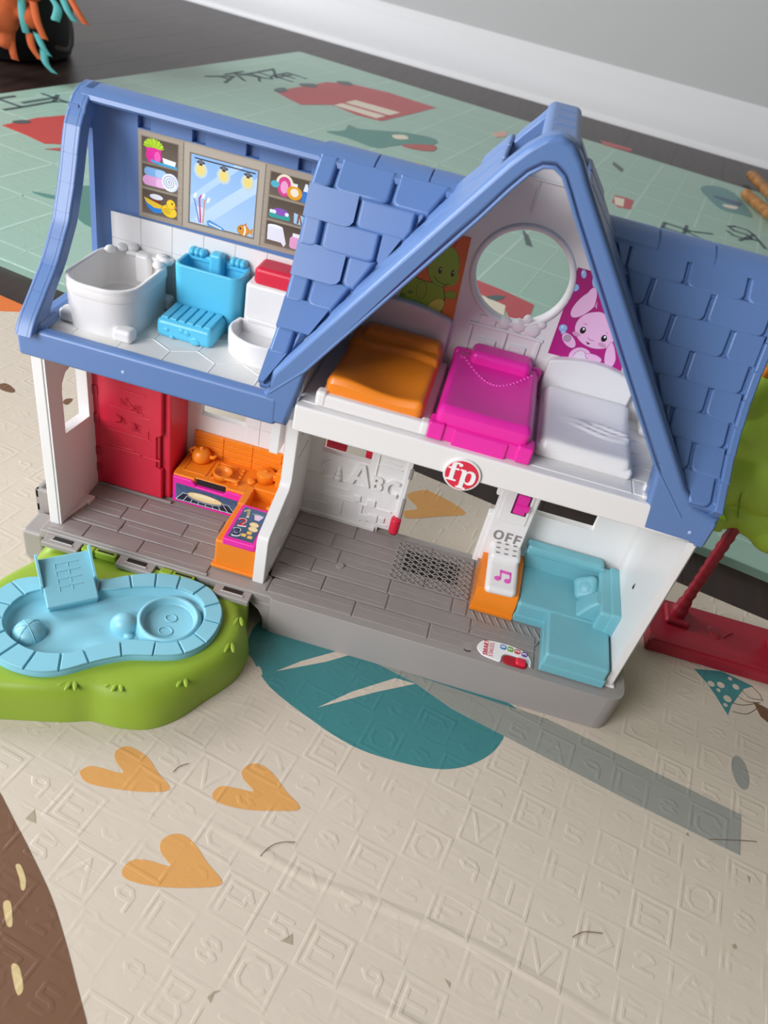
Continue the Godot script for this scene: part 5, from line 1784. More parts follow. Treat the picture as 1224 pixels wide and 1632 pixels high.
func materials() -> void:
	M.white = mat(hexc("ebe9e6"), 0.32)
	M.white_grain = mat(hexc("e6e4e0"), 0.4)
	M.white_grain.normal_enabled = true
	M.white_grain.normal_texture = noise_tex(0.02, 3, true, 3.0)
	M.white_grain.normal_scale = 0.5
	M.white_grain.uv1_scale = Vector3(0.03, 0.9, 1)
	M.blue = mat(hexc("6080b3"), 0.36)
	M.blue.normal_enabled = true
	M.blue.normal_texture = noise_tex(0.05, 8, true, 2.0)
	M.blue.normal_scale = 0.12
	M.blue.uv1_scale = Vector3(0.25, 0.25, 1)
	M.pale_blue = mat(hexc("a9bce8"), 0.3)
	M.grey = mat(hexc("9b9590"), 0.42)
	M.grey_light = mat(hexc("b4afaa"), 0.4)
	M.grey_grain = mat(hexc("968d88"), 0.38)
	M.grey_grain.normal_enabled = true
	M.grey_grain.normal_texture = noise_tex(0.02, 4, true, 3.0)
	M.grey_grain.normal_scale = 0.6
	M.grey_grain.uv1_scale = Vector3(0.03, 0.7, 1)
	M.tile = mat(hexc("e6e4de"), 0.4)
	M.tile_joint = mat(hexc("f4f3f0"), 0.5)
	M.cyan = mat(hexc("5cc6e8"), 0.3)
	M.teal = mat(hexc("72b3bd"), 0.45)
	M.pool = mat(hexc("84c3d2"), 0.4)
	M.red = mat(hexc("dd2743"), 0.33)
	M.red_deep = mat(hexc("b81f36"), 0.35)
	M.dark_red = mat(hexc("b01428"), 0.4)
	M.orange = mat(hexc("f2881e"), 0.35)
	M.magenta = mat(hexc("ee2aa6"), 0.35)
	M.magenta_light = mat(hexc("f052b8"), 0.35)
	M.dark_magenta = mat(hexc("6a0f50"), 0.5)
	M.green = mat(hexc("90ad33"), 0.42)
	M.lime = mat(hexc("a6c93c"), 0.42)  # treetop green, lightened to put back window light the house blocks
	M.dark = mat(hexc("1c1a1a"), 0.6)
	M.white_print = mat(hexc("f6f5f3"), 0.4)
	M.red_print = mat(hexc("c9203c"), 0.4)
	M.grey_print = mat(hexc("8c8682"), 0.4)
	M.pink_print = mat(hexc("ea63c4"), 0.4)
	M.cream_print = mat(hexc("b5a86a"), 0.4)
	M.navy_print = mat(hexc("27304e"), 0.4)
	M.badge_blue = mat(hexc("2f86bf"), 0.4)
	M.badge_green = mat(hexc("6fae44"), 0.4)
	M.badge_red = mat(hexc("cf3b34"), 0.4)
	M.badge_purple = mat(hexc("6d4ea0"), 0.4)

var uvrot := 0.0

func room() -> void:
	var yaw := -atan(0.1616)
	var Rm := Transform3D(Basis(Vector3.UP, yaw), Vector3(0, -1.2, -272.9))
	org = Vector3.ZERO
	var wood := mat(hexc("3a2822"), 0.4)
	var wn := NoiseTexture2D.new()
	wood.albedo_texture = grain_tex()
	wood.uv1_scale = Vector3(0.06, 0.004, 1)
	var wall := mat(hexc("c9c8c5"), 0.7)
	wall.normal_enabled = true
	wall.normal_texture = noise_tex(0.2, 21, true, 1.0)
	wall.normal_scale = 0.15
	wall.uv1_scale = Vector3(0.1, 0.1, 1)
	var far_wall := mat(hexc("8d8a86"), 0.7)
	var trim := mat(hexc("e9e8e6"), 0.45)
	var st := mk()
	rbox(st, Vector3(-352, -6, -6), Vector3(352, -0.6, 424), 0.1, 1, Rm)
	var fl := struct("floor", st, wood)
	for i in 44:
		st = mk()
		var x: float = -352 + i * 16.0
		rbox(st, Vector3(x + 0.01, -0.9, -2), Vector3(x + 15.99, 0, 414), 0.06, 1, Rm)
		obj("floor_plank", st, wood, fl)
	st = mk()
	rbox(st, Vector3(-360, -2, -12), Vector3(360, 300, 0), 0.1, 1, Rm)
	struct("wall_back", st, wall)
	st = mk()
	rbox(st, Vector3(348, -2, -12), Vector3(360, 300, 424), 0.1, 1, Rm)
	struct("wall_right", st, far_wall)
	# left wall with a window opening
	st = mk()
	for b in [[-2, 60, -12, 424], [240, 300, -12, 424], [60, 240, -12, 120], [60, 240, 300, 424]]:
		rbox(st, Vector3(-360, b[0], b[2]), Vector3(-348, b[1], b[3]), 0.1, 1, Rm)
	struct("wall_left", st, wall)
	st = mk()
	for b in [[-2, 30, -360, 360], [150, 300, -360, 360], [30, 150, -360, -140], [30, 150, 10, 360]]:
		rbox(st, Vector3(b[2], b[0], 412), Vector3(b[3], b[1], 424), 0.1, 1, Rm)
	struct("wall_front", st, far_wall)
	st = mk()
	rbox(st, Vector3(-360, 298, -12), Vector3(360, 310, 424), 0.1, 1, Rm)
	struct("ceiling", st, mat(hexc("c4c2be"), 0.8))
	# window frames
	st = mk()
	for b in [[60, 66, 120, 300], [234, 240, 120, 300], [60, 240, 120, 126], [60, 240, 294, 300], [148, 152, 120, 300]]:
		rbox(st, Vector3(-358, b[0], b[2]), Vector3(-350, b[1], b[3]), 0.5, 1, Rm)
	struct("window_1", st, trim)
	st = mk()
	for b in [[30, 35, -140, 10], [145, 150, -140, 10], [30, 150, -140, -135], [30, 150, 5, 10]]:
		rbox(st, Vector3(b[2], b[0], 414), Vector3(b[3], b[1], 422), 0.5, 1, Rm)
	struct("window_2", st, trim)
	# skirting board: flat board, moulded cap and shoe strip
	st = mk()
	ext(st, PackedVector2Array([Vector2(0, 0), Vector2(2.6, 0), Vector2(2.6, 1.0), Vector2(1.9, 1.8), Vector2(1.7, 2.0), Vector2(1.7, 12.4), Vector2(1.35, 12.8), Vector2(1.35, 13.6), Vector2(0.9, 14.6), Vector2(0.7, 15.6), Vector2(0.0, 16.6)]), Rm * Transform3D(Basis(Vector3(0, 0, 1), Vector3(0, 1, 0), Vector3(-1, 0, 0)), Vector3(350, 0, 0)), 700.0, 0.0)
	struct("baseboard_back", st, trim)

func grain_tex() -> NoiseTexture2D:
	var t := noise_tex(0.012, 12, false, 1.0, 512, 5)
	var g := Gradient.new()
	g.set_color(0, Color(0.62, 0.6, 0.6))
	g.set_color(1, Color(1, 1, 1))
	t.color_ramp = g
	return t

func mats() -> void:
	var a := atan(0.212)
	var R := Transform3D(Basis(Vector3.UP, -a), Vector3(0, 0, -31.9))
	uvrot = a
	var nm := emboss(1024, 8, true, 1.0, 0.8)
	var mk_mat := func(c: String, rough: float) -> StandardMaterial3D:
		var m := mat(hexc(c), rough)
		m.normal_enabled = true
		m.normal_texture = nm
		m.normal_scale = 0.088
		m.uv1_scale = Vector3(1.0 / 24.0, 1.0 / 24.0, 1)
		return m
	var cream: StandardMaterial3D = mk_mat.call("cbbfad", 0.36)
	var C := thing("play_mat", "cream foam play mat with orange hearts and embossed letters under the toy house", "play mat", Vector3(20, -1.2, 30))
	var st := mk()
	ext(st, rrect2(-70, -150, 120, 0, 1.0, 4), R * frame(Vector3(0, -1.2, 0), Vector3.RIGHT, Vector3.FORWARD), 1.2, 0.25)
	var base := obj("foam_sheet", st, cream, C)
	var P := NEAR_PRINTS
	var heart: StandardMaterial3D = mk_mat.call("d29a56", 0.42)
	var leaf: StandardMaterial3D = mk_mat.call("3e8081", 0.4)
	var band: StandardMaterial3D = mk_mat.call("94958c", 0.42)
	var brown: StandardMaterial3D = mk_mat.call("704f38", 0.45)
	var yellow: StandardMaterial3D = mk_mat.call("cbb582", 0.45)
	var dark: StandardMaterial3D = mk_mat.call("6a5238", 0.6)
	var tear: StandardMaterial3D = mk_mat.call("a3977f", 0.6)
	for k in ["h1", "h2", "h3"]:
		lay("printed_heart", sm(P[k]), 0.02, heart, base)
	lay("printed_heart", sm(P.heart_far), 0.02, heart, base)
	lay("printed_leaf", sm(P.leaf), 0.02, leaf, base)
	lay("leaf_vein", flat(P.slit1), 0.035, cream, base)
	lay("leaf_vein", flat(P.slit2), 0.035, cream, base)
	lay("worn_spot", sm(P.scuff1), 0.035, cream, base)
	lay("printed_stem", flat(P.band), 0.05, band, base)
	lay("printed_dot", disc2(58.55, -1.45, 0.68, 24, 1.55), 0.02, band, base)
	lay("printed_scarf", flat(P.teal), 0.02, leaf, base)
	for q in [[57.3, -7.2, 0.32], [58.2, -7.4, 0.34], [59.6, -7.7, 0.3], [58.6, -6.0, 0.36], [57.9, -6.7, 0.18], [58.3, -5.2, 0.2], [59.2, -8.5, 0.2]]:
		lay("scarf_spot", disc2(q[0], -q[1], q[2], 14), 0.035, cream, base)
	lay("printed_paw", flat(P.beige), 0.02, brown, base)
	for w in [[60.01, -7.63, 60.73, -6.91, 61.88, -7.05], [59.32, -6.81, 60.36, -6.35, 61.64, -6.68], [58.87, -5.67, 60.00, -5.81, 61.53, -6.64], [58.89, -4.73, 60.12, -4.90, 61.30, -6.01], [61.15, -8.34, 61.71, -7.69, 61.91, -6.92]]:
		st = mk()
		tube(st, curve3([Vector3(w[0], 0.0, w[1]), Vector3(w[2], 0.0, w[3]), Vector3(w[4], 0.0, w[5])]), 0.035, 5)
		obj("printed_line", st, dark, base)
	var bl := PackedVector2Array([Vector2(-12, -12), Vector2(2, -16.8)])
	bl.append_array(sm(P.brown_l).slice(0, 25))
	bl.append_array(PackedVector2Array([Vector2(24, -40), Vector2(22, -58), Vector2(-12, -58)]))
	lay("printed_brown_shape", bl, 0.02, brown, base)
	for k in ["y1", "y2", "y3"]:
		lay("printed_seed", sm(P[k]), 0.035, yellow, base)
	lay("printed_corner", flat([-40, -40.2, -31.0, -38.4, -25.4, -37.1, -25.3, -35.45, -29.3, -33.2, -40, -33]), 0.02, mk_mat.call("d8702c", 0.45), base)
	for k in ["mark1", "mark2"]:
		lay("printed_mark", sm(P[k]), 0.02, brown, base)
	for k in ["tear1", "tear2", "tear3", "tear4", "tear5", "tear6", "stain"]:
		lay("tear", flat(P[k]), 0.02, tear, base)
	# creases where the mat folds, stray hairs
	for c in [[18.6, 17.6, 21.5, 18.1, 24.8, 18.8, 28.5, 19.5, 32.6, 19.7, 38.3, 20.2, 43.9, 21.3, 48, 22.4, 58, 24.6], [30, 24.6, 36, 25.4, 44, 27.3, 52, 28.8]]:
		var rows := []
		var pts := []
		for i in range(0, c.size(), 2):
			pts.append(Vector3(c[i], 0, c[i + 1]))
		var sp := curve3(pts, 8)
		for i in sp.size():
			var t: Vector3 = (sp[mini(i + 1, sp.size() - 1)] - sp[maxi(i - 1, 0)]).normalized()
			var n := Vector3(-t.z, 0, t.x)
			var e := sin(PI * i / (sp.size() - 1.0))
			var row := []
			for k in 9:
				var s := (k - 4) / 4.0
				row.append(sp[i] + n * s * 0.55 + Vector3(0, -0.01 + 0.1 * e * pow(cos(s * PI / 2), 2.0), 0))
			rows.append(row)
		st = mk()
		sheet(st, rows, Vector3.UP)
		obj("crease", st, cream, base)
	for h in [[24.85, 19.05, 25.22, 18.30, 25.82, 17.81, 26.67, 17.54], [45.13, 18.07, 45.86, 17.54, 47.10, 17.26], [55.17, 8.23, 57.59, 7.56, 58.81, 7.27], [17.4, 15.4, 17.6, 14.9, 18.1, 14.5]]:
		var pts := []
		for i in range(0, h.size(), 2):
			pts.append(Vector3(h[i], 0.06, h[i + 1]))
		st = mk()
		tube(st, curve3(pts), 0.025, 4)
		obj("hair", st, dark, base)
	# ---- second mat behind
	var R2 := Transform3D(R.basis, Vector3(0, 0, -39.8))
	var nm2 := emboss(512, 8, false, 1.0, 0.25)
	var mint := mat(hexc("99b9a8"), 0.36)
	mint.normal_enabled = true
	mint.normal_texture = nm2
	mint.normal_scale = 0.4
	mint.uv1_scale = Vector3(1.0 / 30.0, 1.0 / 30.0, 1)
	var G := thing("play_mat", "mint green printed play mat lying behind the toy house", "play mat", Vector3(20, -1.2, -110))
	st = mk()
	ext(st, rrect2(-93, 0, 190, 185, 1.5, 4), R2 * frame(Vector3(0, -1.2, 0), Vector3.RIGHT, Vector3.FORWARD), 1.2, 0.2)
	var gb := obj("foam_sheet", st, mint, G)
	var pale := mat(hexc("aecabb"), 0.4)
	# pale grid lines, fine and coarse
	for i in 37:
		st = mk()
		var x := -88.0 + i * 7.5
		var w := 0.3 if i % 2 == 0 else 0.12
		rbox(st, R2 * Vector3(0, 0, 0), R2 * Vector3(0, 0, 0) + Vector3(0.01, 0.01, 0.01), 0.001)
		st = mk()
		ext(st, rect2(x - w, 3, x + w, 182), R2 * frame(Vector3(0, -0.03, 0), Vector3.RIGHT, Vector3.FORWARD), 0.05, 0.0, false)
		obj("grid_line", st, pale, gb)
	for i in 12:
		st = mk()
		ext(st, rect2(-90, 4 + i * 15.0, 186, 4.35 + i * 15.0), R2 * frame(Vector3(0, -0.03, 0), Vector3.RIGHT, Vector3.FORWARD), 0.05, 0.0, false)
		obj("grid_line", st, pale, gb)
	var cols := {"barn": "b84a4d", "truck": "c04744", "window_barn": "b84a4d", "small_barn": "b84a4d", "red_stripe": "b84a4d", "bird_red": "b0504c", "barn_door": "e2d6c0", "window_door": "e2d6c0", "small_door": "e2d6c0", "bird_white": "e2d6c0", "bird2_white": "e2d6c0", "bird": "55897e", "bird2": "5a8c8a", "bird3": "4f8478", "bird3b": "55897e", "bird2_dark": "3d5878", "yellow": "d9b15c", "pink": "dba596"}
	var cache := {}
	var lvl := 0
	for k in FAR_PRINTS:
		var col: String = cols.get(k, "b84a4d" if k == "truck2" or k == "barn_door_bar" else "4a5c5d")
		if not cache.has(col):
			cache[col] = mat(hexc(col), 0.4)
		var up := 0.06 if k in ["barn", "truck", "window_barn", "small_barn", "bird", "bird2"] else 0.1
		if k == "barn_door_bar":
			up = 0.13
		var nm3: String = "printed_barn" if k.contains("barn") and not k.contains("door") and not k.contains("dark") else ("printed_bird" if k.begins_with("bird") else ("printed_truck" if k.begins_with("truck") else "printed_stroke"))
		lay(nm3, sm(FAR_PRINTS[k], 3) if k.begins_with("bird") or k.contains("dark") else flat(FAR_PRINTS[k]), up, cache[col], gb)
	var ink := mat(hexc("46595a"), 0.5)
	for q in GLYPHS:
		st = mk()
		var o := Vector2(q[1], -q[2])
		for part in strokes(q[0]).split(","):
			var prev = null
			for t in part.split(" "):
				var p := o + Vector2((int(t[0]) - 2) * 1.5, (int(t[1]) - 2) * 2.2).rotated(-0.2)
				if prev != null:
					var e: Vector2 = (p - prev).normalized()
					var w := e.orthogonal() * 0.42
					ext(st, PackedVector2Array([prev + w - e * 0.3, prev - w - e * 0.3, p - w + e * 0.3, p + w + e * 0.3]), frame(Vector3(0, -0.03, 0), Vector3.RIGHT, Vector3.FORWARD), 0.1, 0.0, false)
				prev = p
		obj("printed_letter", st, ink, gb)
	uvrot = 0.0

# ---------------------------------------------------------------- pool yard folded out in front
func polar(poly: Array, c: Vector2, n: int) -> Array:
	var o := []
	for i in n:
		var d := Vector2.from_angle(TAU * i / n)
		var best := 0.0
		for j in poly.size():
			var a: Vector2 = poly[j] - c
			var b: Vector2 = poly[(j + 1) % poly.size()] - c
			var e := b - a
			var den := d.cross(e)
			if absf(den) < 1e-9:
				continue
			var t := a.cross(e) / den
			var s := a.cross(d) / den
			if t > 0 and s >= -1e-6 and s <= 1.0 + 1e-6:
				best = maxf(best, t)
		o.append(c + d * best)
	return o

func pairs(a: Array) -> Array:
	var o := []
	for i in range(0, a.size(), 2):
		o.append(Vector2(a[i], a[i + 1]))
	return o

func pool_yard() -> void:
	var Y := thing("toy_pool_yard", "green toy lawn with a light blue pool, hinged to the toy house front", "toy pool", Vector3(8.5, 0, 7))
	var c := Vector2(8.6, 7.2)
	var n := 144
	var po := Array(smooth2(pairs([0.4, 8.6, 0.9, 6.7, 2.2, 5.7, 4.4, 5.0, 6.7, 4.1, 8.2, 3.0, 10.0, 2.0, 12.0, 1.6, 14.3, 1.9, 16.0, 3.5, 16.5, 5.4, 16.2, 7.3, 15.0, 8.8, 13.2, 9.6, 11.6, 10.2, 9.9, 11.4, 8.2, 12.9, 6.4, 13.6, 4.2, 13.5, 2.0, 12.5, 0.8, 10.8]), 4))
	var pin := Array(smooth2(pairs([2.2, 9.6, 2.3, 8.1, 3.2, 6.9, 5.2, 6.0, 7.4, 5.2, 9.0, 4.2, 10.5, 3.5, 12.4, 3.0, 14.1, 3.4, 15.1, 4.9, 14.9, 6.9, 13.8, 8.0, 12.2, 8.5, 10.7, 9.0, 9.1, 10.2, 7.8, 11.3, 5.9, 11.9, 4.1, 11.6, 2.8, 10.8]), 4))
	var gr2 := Array(smooth2(pairs([0.6, 1.1, 3.0, 0.95, 6.0, 0.95, 10.0, 0.95, 14.0, 0.95, 17.2, 1.0, 17.75, 2.4, 18.7, 4.4, 18.5, 7.0, 17.2, 9.4, 16.0, 11.5, 14.5, 12.9, 12.5, 13.5, 10.6, 13.6, 9.0, 14.25, 7.0, 14.85, 4.9, 15.45, 2.5, 16.3, -0.2, 16.2, -1.6, 13.6, -1.5, 10.0, -1.1, 6.5, -0.6, 3.4]), 4))
	var O := polar(po, c, n)
	var I := polar(pin, c, n)
	var Gd := polar(gr2, c, n)
	var rings := []
	for q in [[-0.05, 3.05], [0.03, 3.2], [0.3, 3.22], [0.55, 3.12], [0.74, 2.75], [0.87, 2.1], [0.95, 1.2], [1.0, 0.35], [1.0, 0.02]]:
		var ring := []
		for i in n:
			var w: Vector2 = (O[i] as Vector2).lerp(Gd[i], q[0])
			# the hinge side drops straight down
			var y: float = q[1]
			if w.y < 3.0 and q[0] > 0.5 and q[0] < 0.96:
				y = lerpf(y, 2.9, clampf((3.0 - w.y) / 1.5, 0, 1))
			ring.append(Vector3(w.x, y, w.y))
		rings.append(ring)
	var st := mk()
	loft(st, rings, false, false, false, 1.0 if yard_up(rings) else -1.0)
	var L := obj("lawn", st, M.green, Y)
	# moulded grass tufts, sandals and lolly on the lawn
	for q in [[17.3, 4.0], [17.6, 6.6], [15.6, 10.4], [11.8, 12.4], [1.7, 2.0], [9.0, 13.4]]:
		st = mk()
		for k in 3:
			ell(st, Vector3(q[0] + (k - 1) * 0.4, yard_y(q[0], q[1], O, Gd, c, n), q[1] - absf(k - 1) * 0.15), Vector3(0.16, 0.07, 0.5), Basis(Vector3.UP, (k - 1) * 0.5), 8)
		obj("grass_tuft", st, M.green, L)
	for k in 2:
		var pts := []
		for i in 13:
			var a := TAU * i / 12
			pts.append(Vector3(10.2 + k * 0.85 + cos(a) * 0.34, 3.1, 11.9 - k * 0.5 + sin(a) * 0.62))
		st = mk()
		tube(st, pts, 0.06, 5)
		obj("sandal", st, M.green, L)
	st = mk()
	rbox(st, Vector3(8.0, 3.1, 1.35), Vector3(10.2, 3.42, 2.0), 0.28, 3)
	rbox(st, Vector3(6.6, 3.1, 1.5), Vector3(8.1, 3.34, 1.8), 0.12, 2)
	obj("paddle", st, M.green, L)
	st = mk()
	rbox(st, Vector3(11.0, 3.1, 1.0), Vector3(11.5, 3.5, 1.6), 0.2, 2)
	obj("knob", st, M.green, L)
	for x in [3.9, 10.4]:
		st = mk()
		rbox(st, Vector3(x - 0.3, 3.0, 1.25), Vector3(x + 2.5, 3.7, 1.75), 0.12, 2)
		rbox(st, Vector3(x - 0.3, 3.0, 1.3), Vector3(x + 0.7, 3.78, 1.95), 0.12, 2)
		var h := obj("hinge_clip", st, M.green, L)
		st = mk()
		rbox(st, Vector3(x + 0.9, 3.66, 1.4), Vector3(x + 2.3, 3.72, 1.6), 0.03)
		obj("hinge_slot", st, M.dark, L)
	# pool shell
	rings = []
	for q in [[0.0, 2.9], [0.0, 3.5], [0.1, 3.58], [0.9, 3.58], [1.0, 3.5], [1.08, 2.95]]:
		var ring := []
		for i in n:
			var w: Vector2 = (O[i] as Vector2).lerp(I[i], q[0])
			ring.append(Vector3(w.x, q[1], w.y))
		rings.append(ring)
	var cen := []
	for t in [0.85, 0.6, 0.35, 0.12]:
		var ring := []
		for i in n:
			var w: Vector2 = c.lerp(I[i], t)
			ring.append(Vector3(w.x, 2.9 + 0.05 * sin(w.x * 1.7 + w.y) + 0.04 * sin(w.y * 2.3 - w.x * 0.8), w.y))
		rings.append(ring)
	st = mk()
	loft(st, rings, false, true, false, 1.0 if yard_up(rings.slice(3, 5)) else -1.0)
	var P := obj("pool", st, M.pool, Y)
	# coping stones
	var acc := [0.0]
	for i in n:
		acc.append(acc[-1] + (O[i] as Vector2).distance_to(O[(i + 1) % n]))
	var count := 21
	var cuts := []
	for k in count:
		var want: float = acc[-1] * k / count
		var i := 0
		while acc[i + 1] < want:
			i += 1
		cuts.append(i)
	for k in count:
		var i0: int = cuts[k]
		var i1: int = cuts[(k + 1) % count]
		if i1 <= i0:
			i1 += n
		var a := PackedVector2Array()
		var b := PackedVector2Array()
		for i in range(i0, i1 + 1):
			var w: Vector2 = O[i % n]
			a.append(Vector2(w.x, -w.y))
		var j0 := nearest(I, O[i0 % n])
		var j1 := nearest(I, O[i1 % n])
		if j1 <= j0:
			j1 += n
		for i in range(j0, j1 + 1):
			var v: Vector2 = I[i % n]
			b.append(Vector2(v.x, -v.y))
		b.reverse()
		a.append_array(b)
		var g := Geometry2D.offset_polygon(a, -0.06)
		if g.is_empty():
			continue
		st = mk()
		ext(st, g[0], frame(Vector3(0, 3.4, 0), Vector3.RIGHT, Vector3.FORWARD), 0.36, 0.07, false)
		obj("coping_stone", st, M.pool, P)
	# hot tub, splash dome, ball
	st = mk()
	lathe(st, [Vector2(0, 3.02), Vector2(1.75, 3.05), Vector2(1.85, 3.3), Vector2(1.95, 3.62), Vector2(2.1, 3.68), Vector2(2.25, 3.6), Vector2(2.4, 3.3), Vector2(2.5, 2.8)], Transform3D(Basis(), Vector3(12.75, 0, 5.9)), 40)
	obj("hot_tub", st, M.pool, P)
	for q in [[12.7, 5.4, 0.42], [12.85, 6.7, 0.5]]:
		var pts := []
		for i in 21:
			pts.append(Vector3(q[0] + cos(TAU * i / 20) * q[2], 3.05, q[1] + sin(TAU * i / 20) * q[2] * 0.8))
		st = mk()
		tube(st, pts, 0.06, 5)
		obj("drain_ring", st, M.pool, P)
	st = mk()
	ell(st, Vector3(9.9, 3.0, 7.2), Vector3(1.05, 0.95, 0.95), Basis(), 20)
	ell(st, Vector3(10.6, 2.95, 8.0), Vector3(0.4, 0.25, 0.3), Basis(), 12)
	obj("fountain_dome", st, M.pool, P)
	st = mk()
	ell(st, Vector3(4.2, 2.75, 10.2), Vector3(1.2, 1.05, 1.2), Basis(), 24)
	var ball := obj("ball", st, M.pool, P)
	for k in 3:
		var pts := []
		for i in 15:
			var t := PI * (i + 0.5) / 15.0
			var b := Basis(Vector3.UP, k * TAU / 6 + 0.4)
			pts.append(Vector3(4.2, 2.75, 10.2) + b * (Vector3(cos(t) * 1.2, sin(t) * 1.05, 0)))
		st = mk()
		tube(st, pts, 0.03, 5)
		obj("ball_seam", st, M.pool, P)
	# slide
	var top := Vector3(3.75, 5.5, 4.55)
	var bot := Vector3(5.95, 3.75, 7.2)
	var d := (bot - top).normalized()
	var u := Vector3(0.815, 0, -0.58)
	u = (u - d * u.dot(d)).normalized()
	var f := Transform3D(Basis(u, d.cross(u), d), top)
	var len := top.distance_to(bot)
	st = mk()
	rbox(st, Vector3(-1.8, -0.4, 0), Vector3(1.8, 0.0, len), 0.12, 2, f)
	rbox(st, Vector3(-1.75, -1.5, 1.6), Vector3(1.75, -0.1, len + 0.05), 0.15, 2, f)
	var fin := PackedVector2Array([Vector2(-0.25, 0.5), Vector2(0.05, 0.62), Vector2(1.0, 0.38), Vector2(2.2, 0.2), Vector2(2.5, -0.5), Vector2(0, -0.8)])
	for s in [-1.95, 1.75]:
		ext(st, fin, f * Transform3D(Basis(Vector3(0, 0, 1), Vector3(0, 1, 0), Vector3(-1, 0, 0)), Vector3(s + 0.2, 0, 0)), 0.2, 0.06)
	var SL := obj("slide", st, M.pool, Y)
	for k in 4:
		for s in 2:
			st = mk()
			var x := -0.75 if s == 0 else 0.15
			rbox(st, Vector3(x, -0.03, 0.6 + k * 0.6), Vector3(x + 0.8, 0.04, 0.68 + k * 0.6), 0.025, 1, f)
			rbox(st, Vector3(x, -0.03, 0.6 + k * 0.6), Vector3(x + 0.07, 0.04, 1.0 + k * 0.6), 0.025, 1, f)
			obj("slide_rung", st, M.pool, SL)

func nearest(a: Array, p: Vector2) -> int:
	var best := 0
	for i in a.size():
		if a[i].distance_squared_to(p) < a[best].distance_squared_to(p):
			best = i
	return best

func yard_up(rings: Array) -> bool:
	var du: Vector3 = rings[0][1] - rings[0][0]
	var dv: Vector3 = rings[1][0] - rings[0][0]
	return du.cross(dv).y > 0

func yard_y(x: float, z: float, O: Array, Gd: Array, c: Vector2, n: int) -> float:
	var p := Vector2(x, z) - c
	var i := posmod(roundi(p.angle() / TAU * n), n)
	var a: float = (O[i] - c).length()
	var b: float = (Gd[i] - c).length()
	var t := clampf((p.length() - a) / maxf(b - a, 0.01), 0, 1)
	var ks := [[0.0, 3.2], [0.3, 3.22], [0.55, 3.12], [0.74, 2.75], [0.87, 2.1], [0.95, 1.2], [1.0, 0.02]]
	for j in ks.size() - 1:
		if t <= ks[j + 1][0]:
			return lerpf(ks[j][1], ks[j + 1][1], (t - ks[j][0]) / (ks[j + 1][0] - ks[j][0]))
	return 0.0

# ---------------------------------------------------------------- red platform with a tree, right of the house
func swing_toy() -> void:
	var T := thing("toy_tree_swing", "red toy platform with a ridged post carrying a lumpy green treetop, right of the house", "toy tree", Vector3(57, 0, -12.5))
	var red := mat(hexc("931a2b"), 0.4)
	var st := mk()
	rbox(st, Vector3(51.3, 0.02, -15.2), Vector3(72, 1.35, -9.0), 0.25, 3)
	var P := obj("platform", st, red, T)
	st = mk()
	rbox(st, Vector3(51.6, 1.3, -9.7), Vector3(71.5, 1.5, -9.2), 0.12, 2)
	obj("platform_rim", st, red, P)
	st = mk()
	ell(st, Vector3(57.6, 1.3, -12.4), Vector3(0.6, 0.22, 0.9), Basis(Vector3.UP, 0.3), 14)
	tube(st, curve3([Vector3(58.4, 1.35, -12.0), Vector3(58.9, 1.4, -12.6), Vector3(59.4, 1.36, -13.0)]), 0.1, 6)
	obj("platform_relief", st, red, P)
	st = mk()
	rbox(st, Vector3(62.6, 1.2, -13.6), Vector3(64.0, 4.6, -10.6), 0.3, 2)
	obj("seat", st, red, P)
	# post with ridges
	var pts := []
	var rad := []
	for i in 44:
		var t := i / 43.0
		pts.append(Vector3(54.0 + 0.25 * t, 1.2 + 13.0 * t, -13.0))
		rad.append((0.85 - 0.35 * smoothstep(0.0, 0.25, t)) * (1.0 + 0.10 * sin(i * 1.9)))
	st = mk()
	tube(st, pts, rad, 10)
	rbox(st, Vector3(52.9, 1.2, -14.2), Vector3(55.2, 1.9, -11.8), 0.3, 2)
	obj("post", st, red, T)
	# treetop: clustered lobes
	var lobes := []
	for q in [[52.0, 21.5, 3.6], [55.5, 23.0, 3.8], [51.0, 17.5, 3.0], [54.5, 18.0, 3.6], [58.5, 20.0, 4.0], [52.4, 14.2, 2.2], [55.6, 14.6, 2.6], [58.6, 14.4, 3.2], [61.5, 17.5, 4.0], [60.0, 23.5, 3.6], [50.6, 20.3, 2.2], [57.2, 16.8, 2.4], [50.2, 23.4, 2.3], [49.6, 18.9, 1.7], [51.4, 15.6, 1.6], [54.0, 20.6, 2.6], [56.8, 19.4, 2.5], [54.4, 16.2, 2.0], [57.4, 13.4, 2.2]]:
		lobes.append([Vector3(q[0], q[1], -13.2 + sin(q[0] * 3.0) * 0.5), q[2]])
	var fld := func(p: Vector3) -> float:
		var d := 1e3
		for l in lobes:
			var e: Vector3 = (p - l[0]) / Vector3(1, 1, 0.62)
			d = smin(d, e.length() - l[1], 0.16)
		return d
	st = mk()
	nets(st, fld, Vector3(46.5, 10.5, -17.5), Vector3(67, 28.5, -8.5), 0.42)
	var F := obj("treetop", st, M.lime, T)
	st = mk()
	rbox(st, Vector3(50.4, 13.2, -11.6), Vector3(52.4, 14.6, -10.6), 0.25, 2)
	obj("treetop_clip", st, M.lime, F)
	st = mk()
	rbox(st, Vector3(49.8, 24.6, -15.0), Vector3(52.4, 26.2, -13.4), 0.4, 2)
	obj("blossom", st, M.orange, F)
	st = mk()
	tube(st, curve3([Vector3(52.2, 17.2, -11.15), Vector3(52.8, 15.6, -11.35), Vector3(53.4, 14.4, -11.8)]), 0.06, 5)
	obj("moulding_line", st, mat(hexc("6f9420"), 0.5), F)

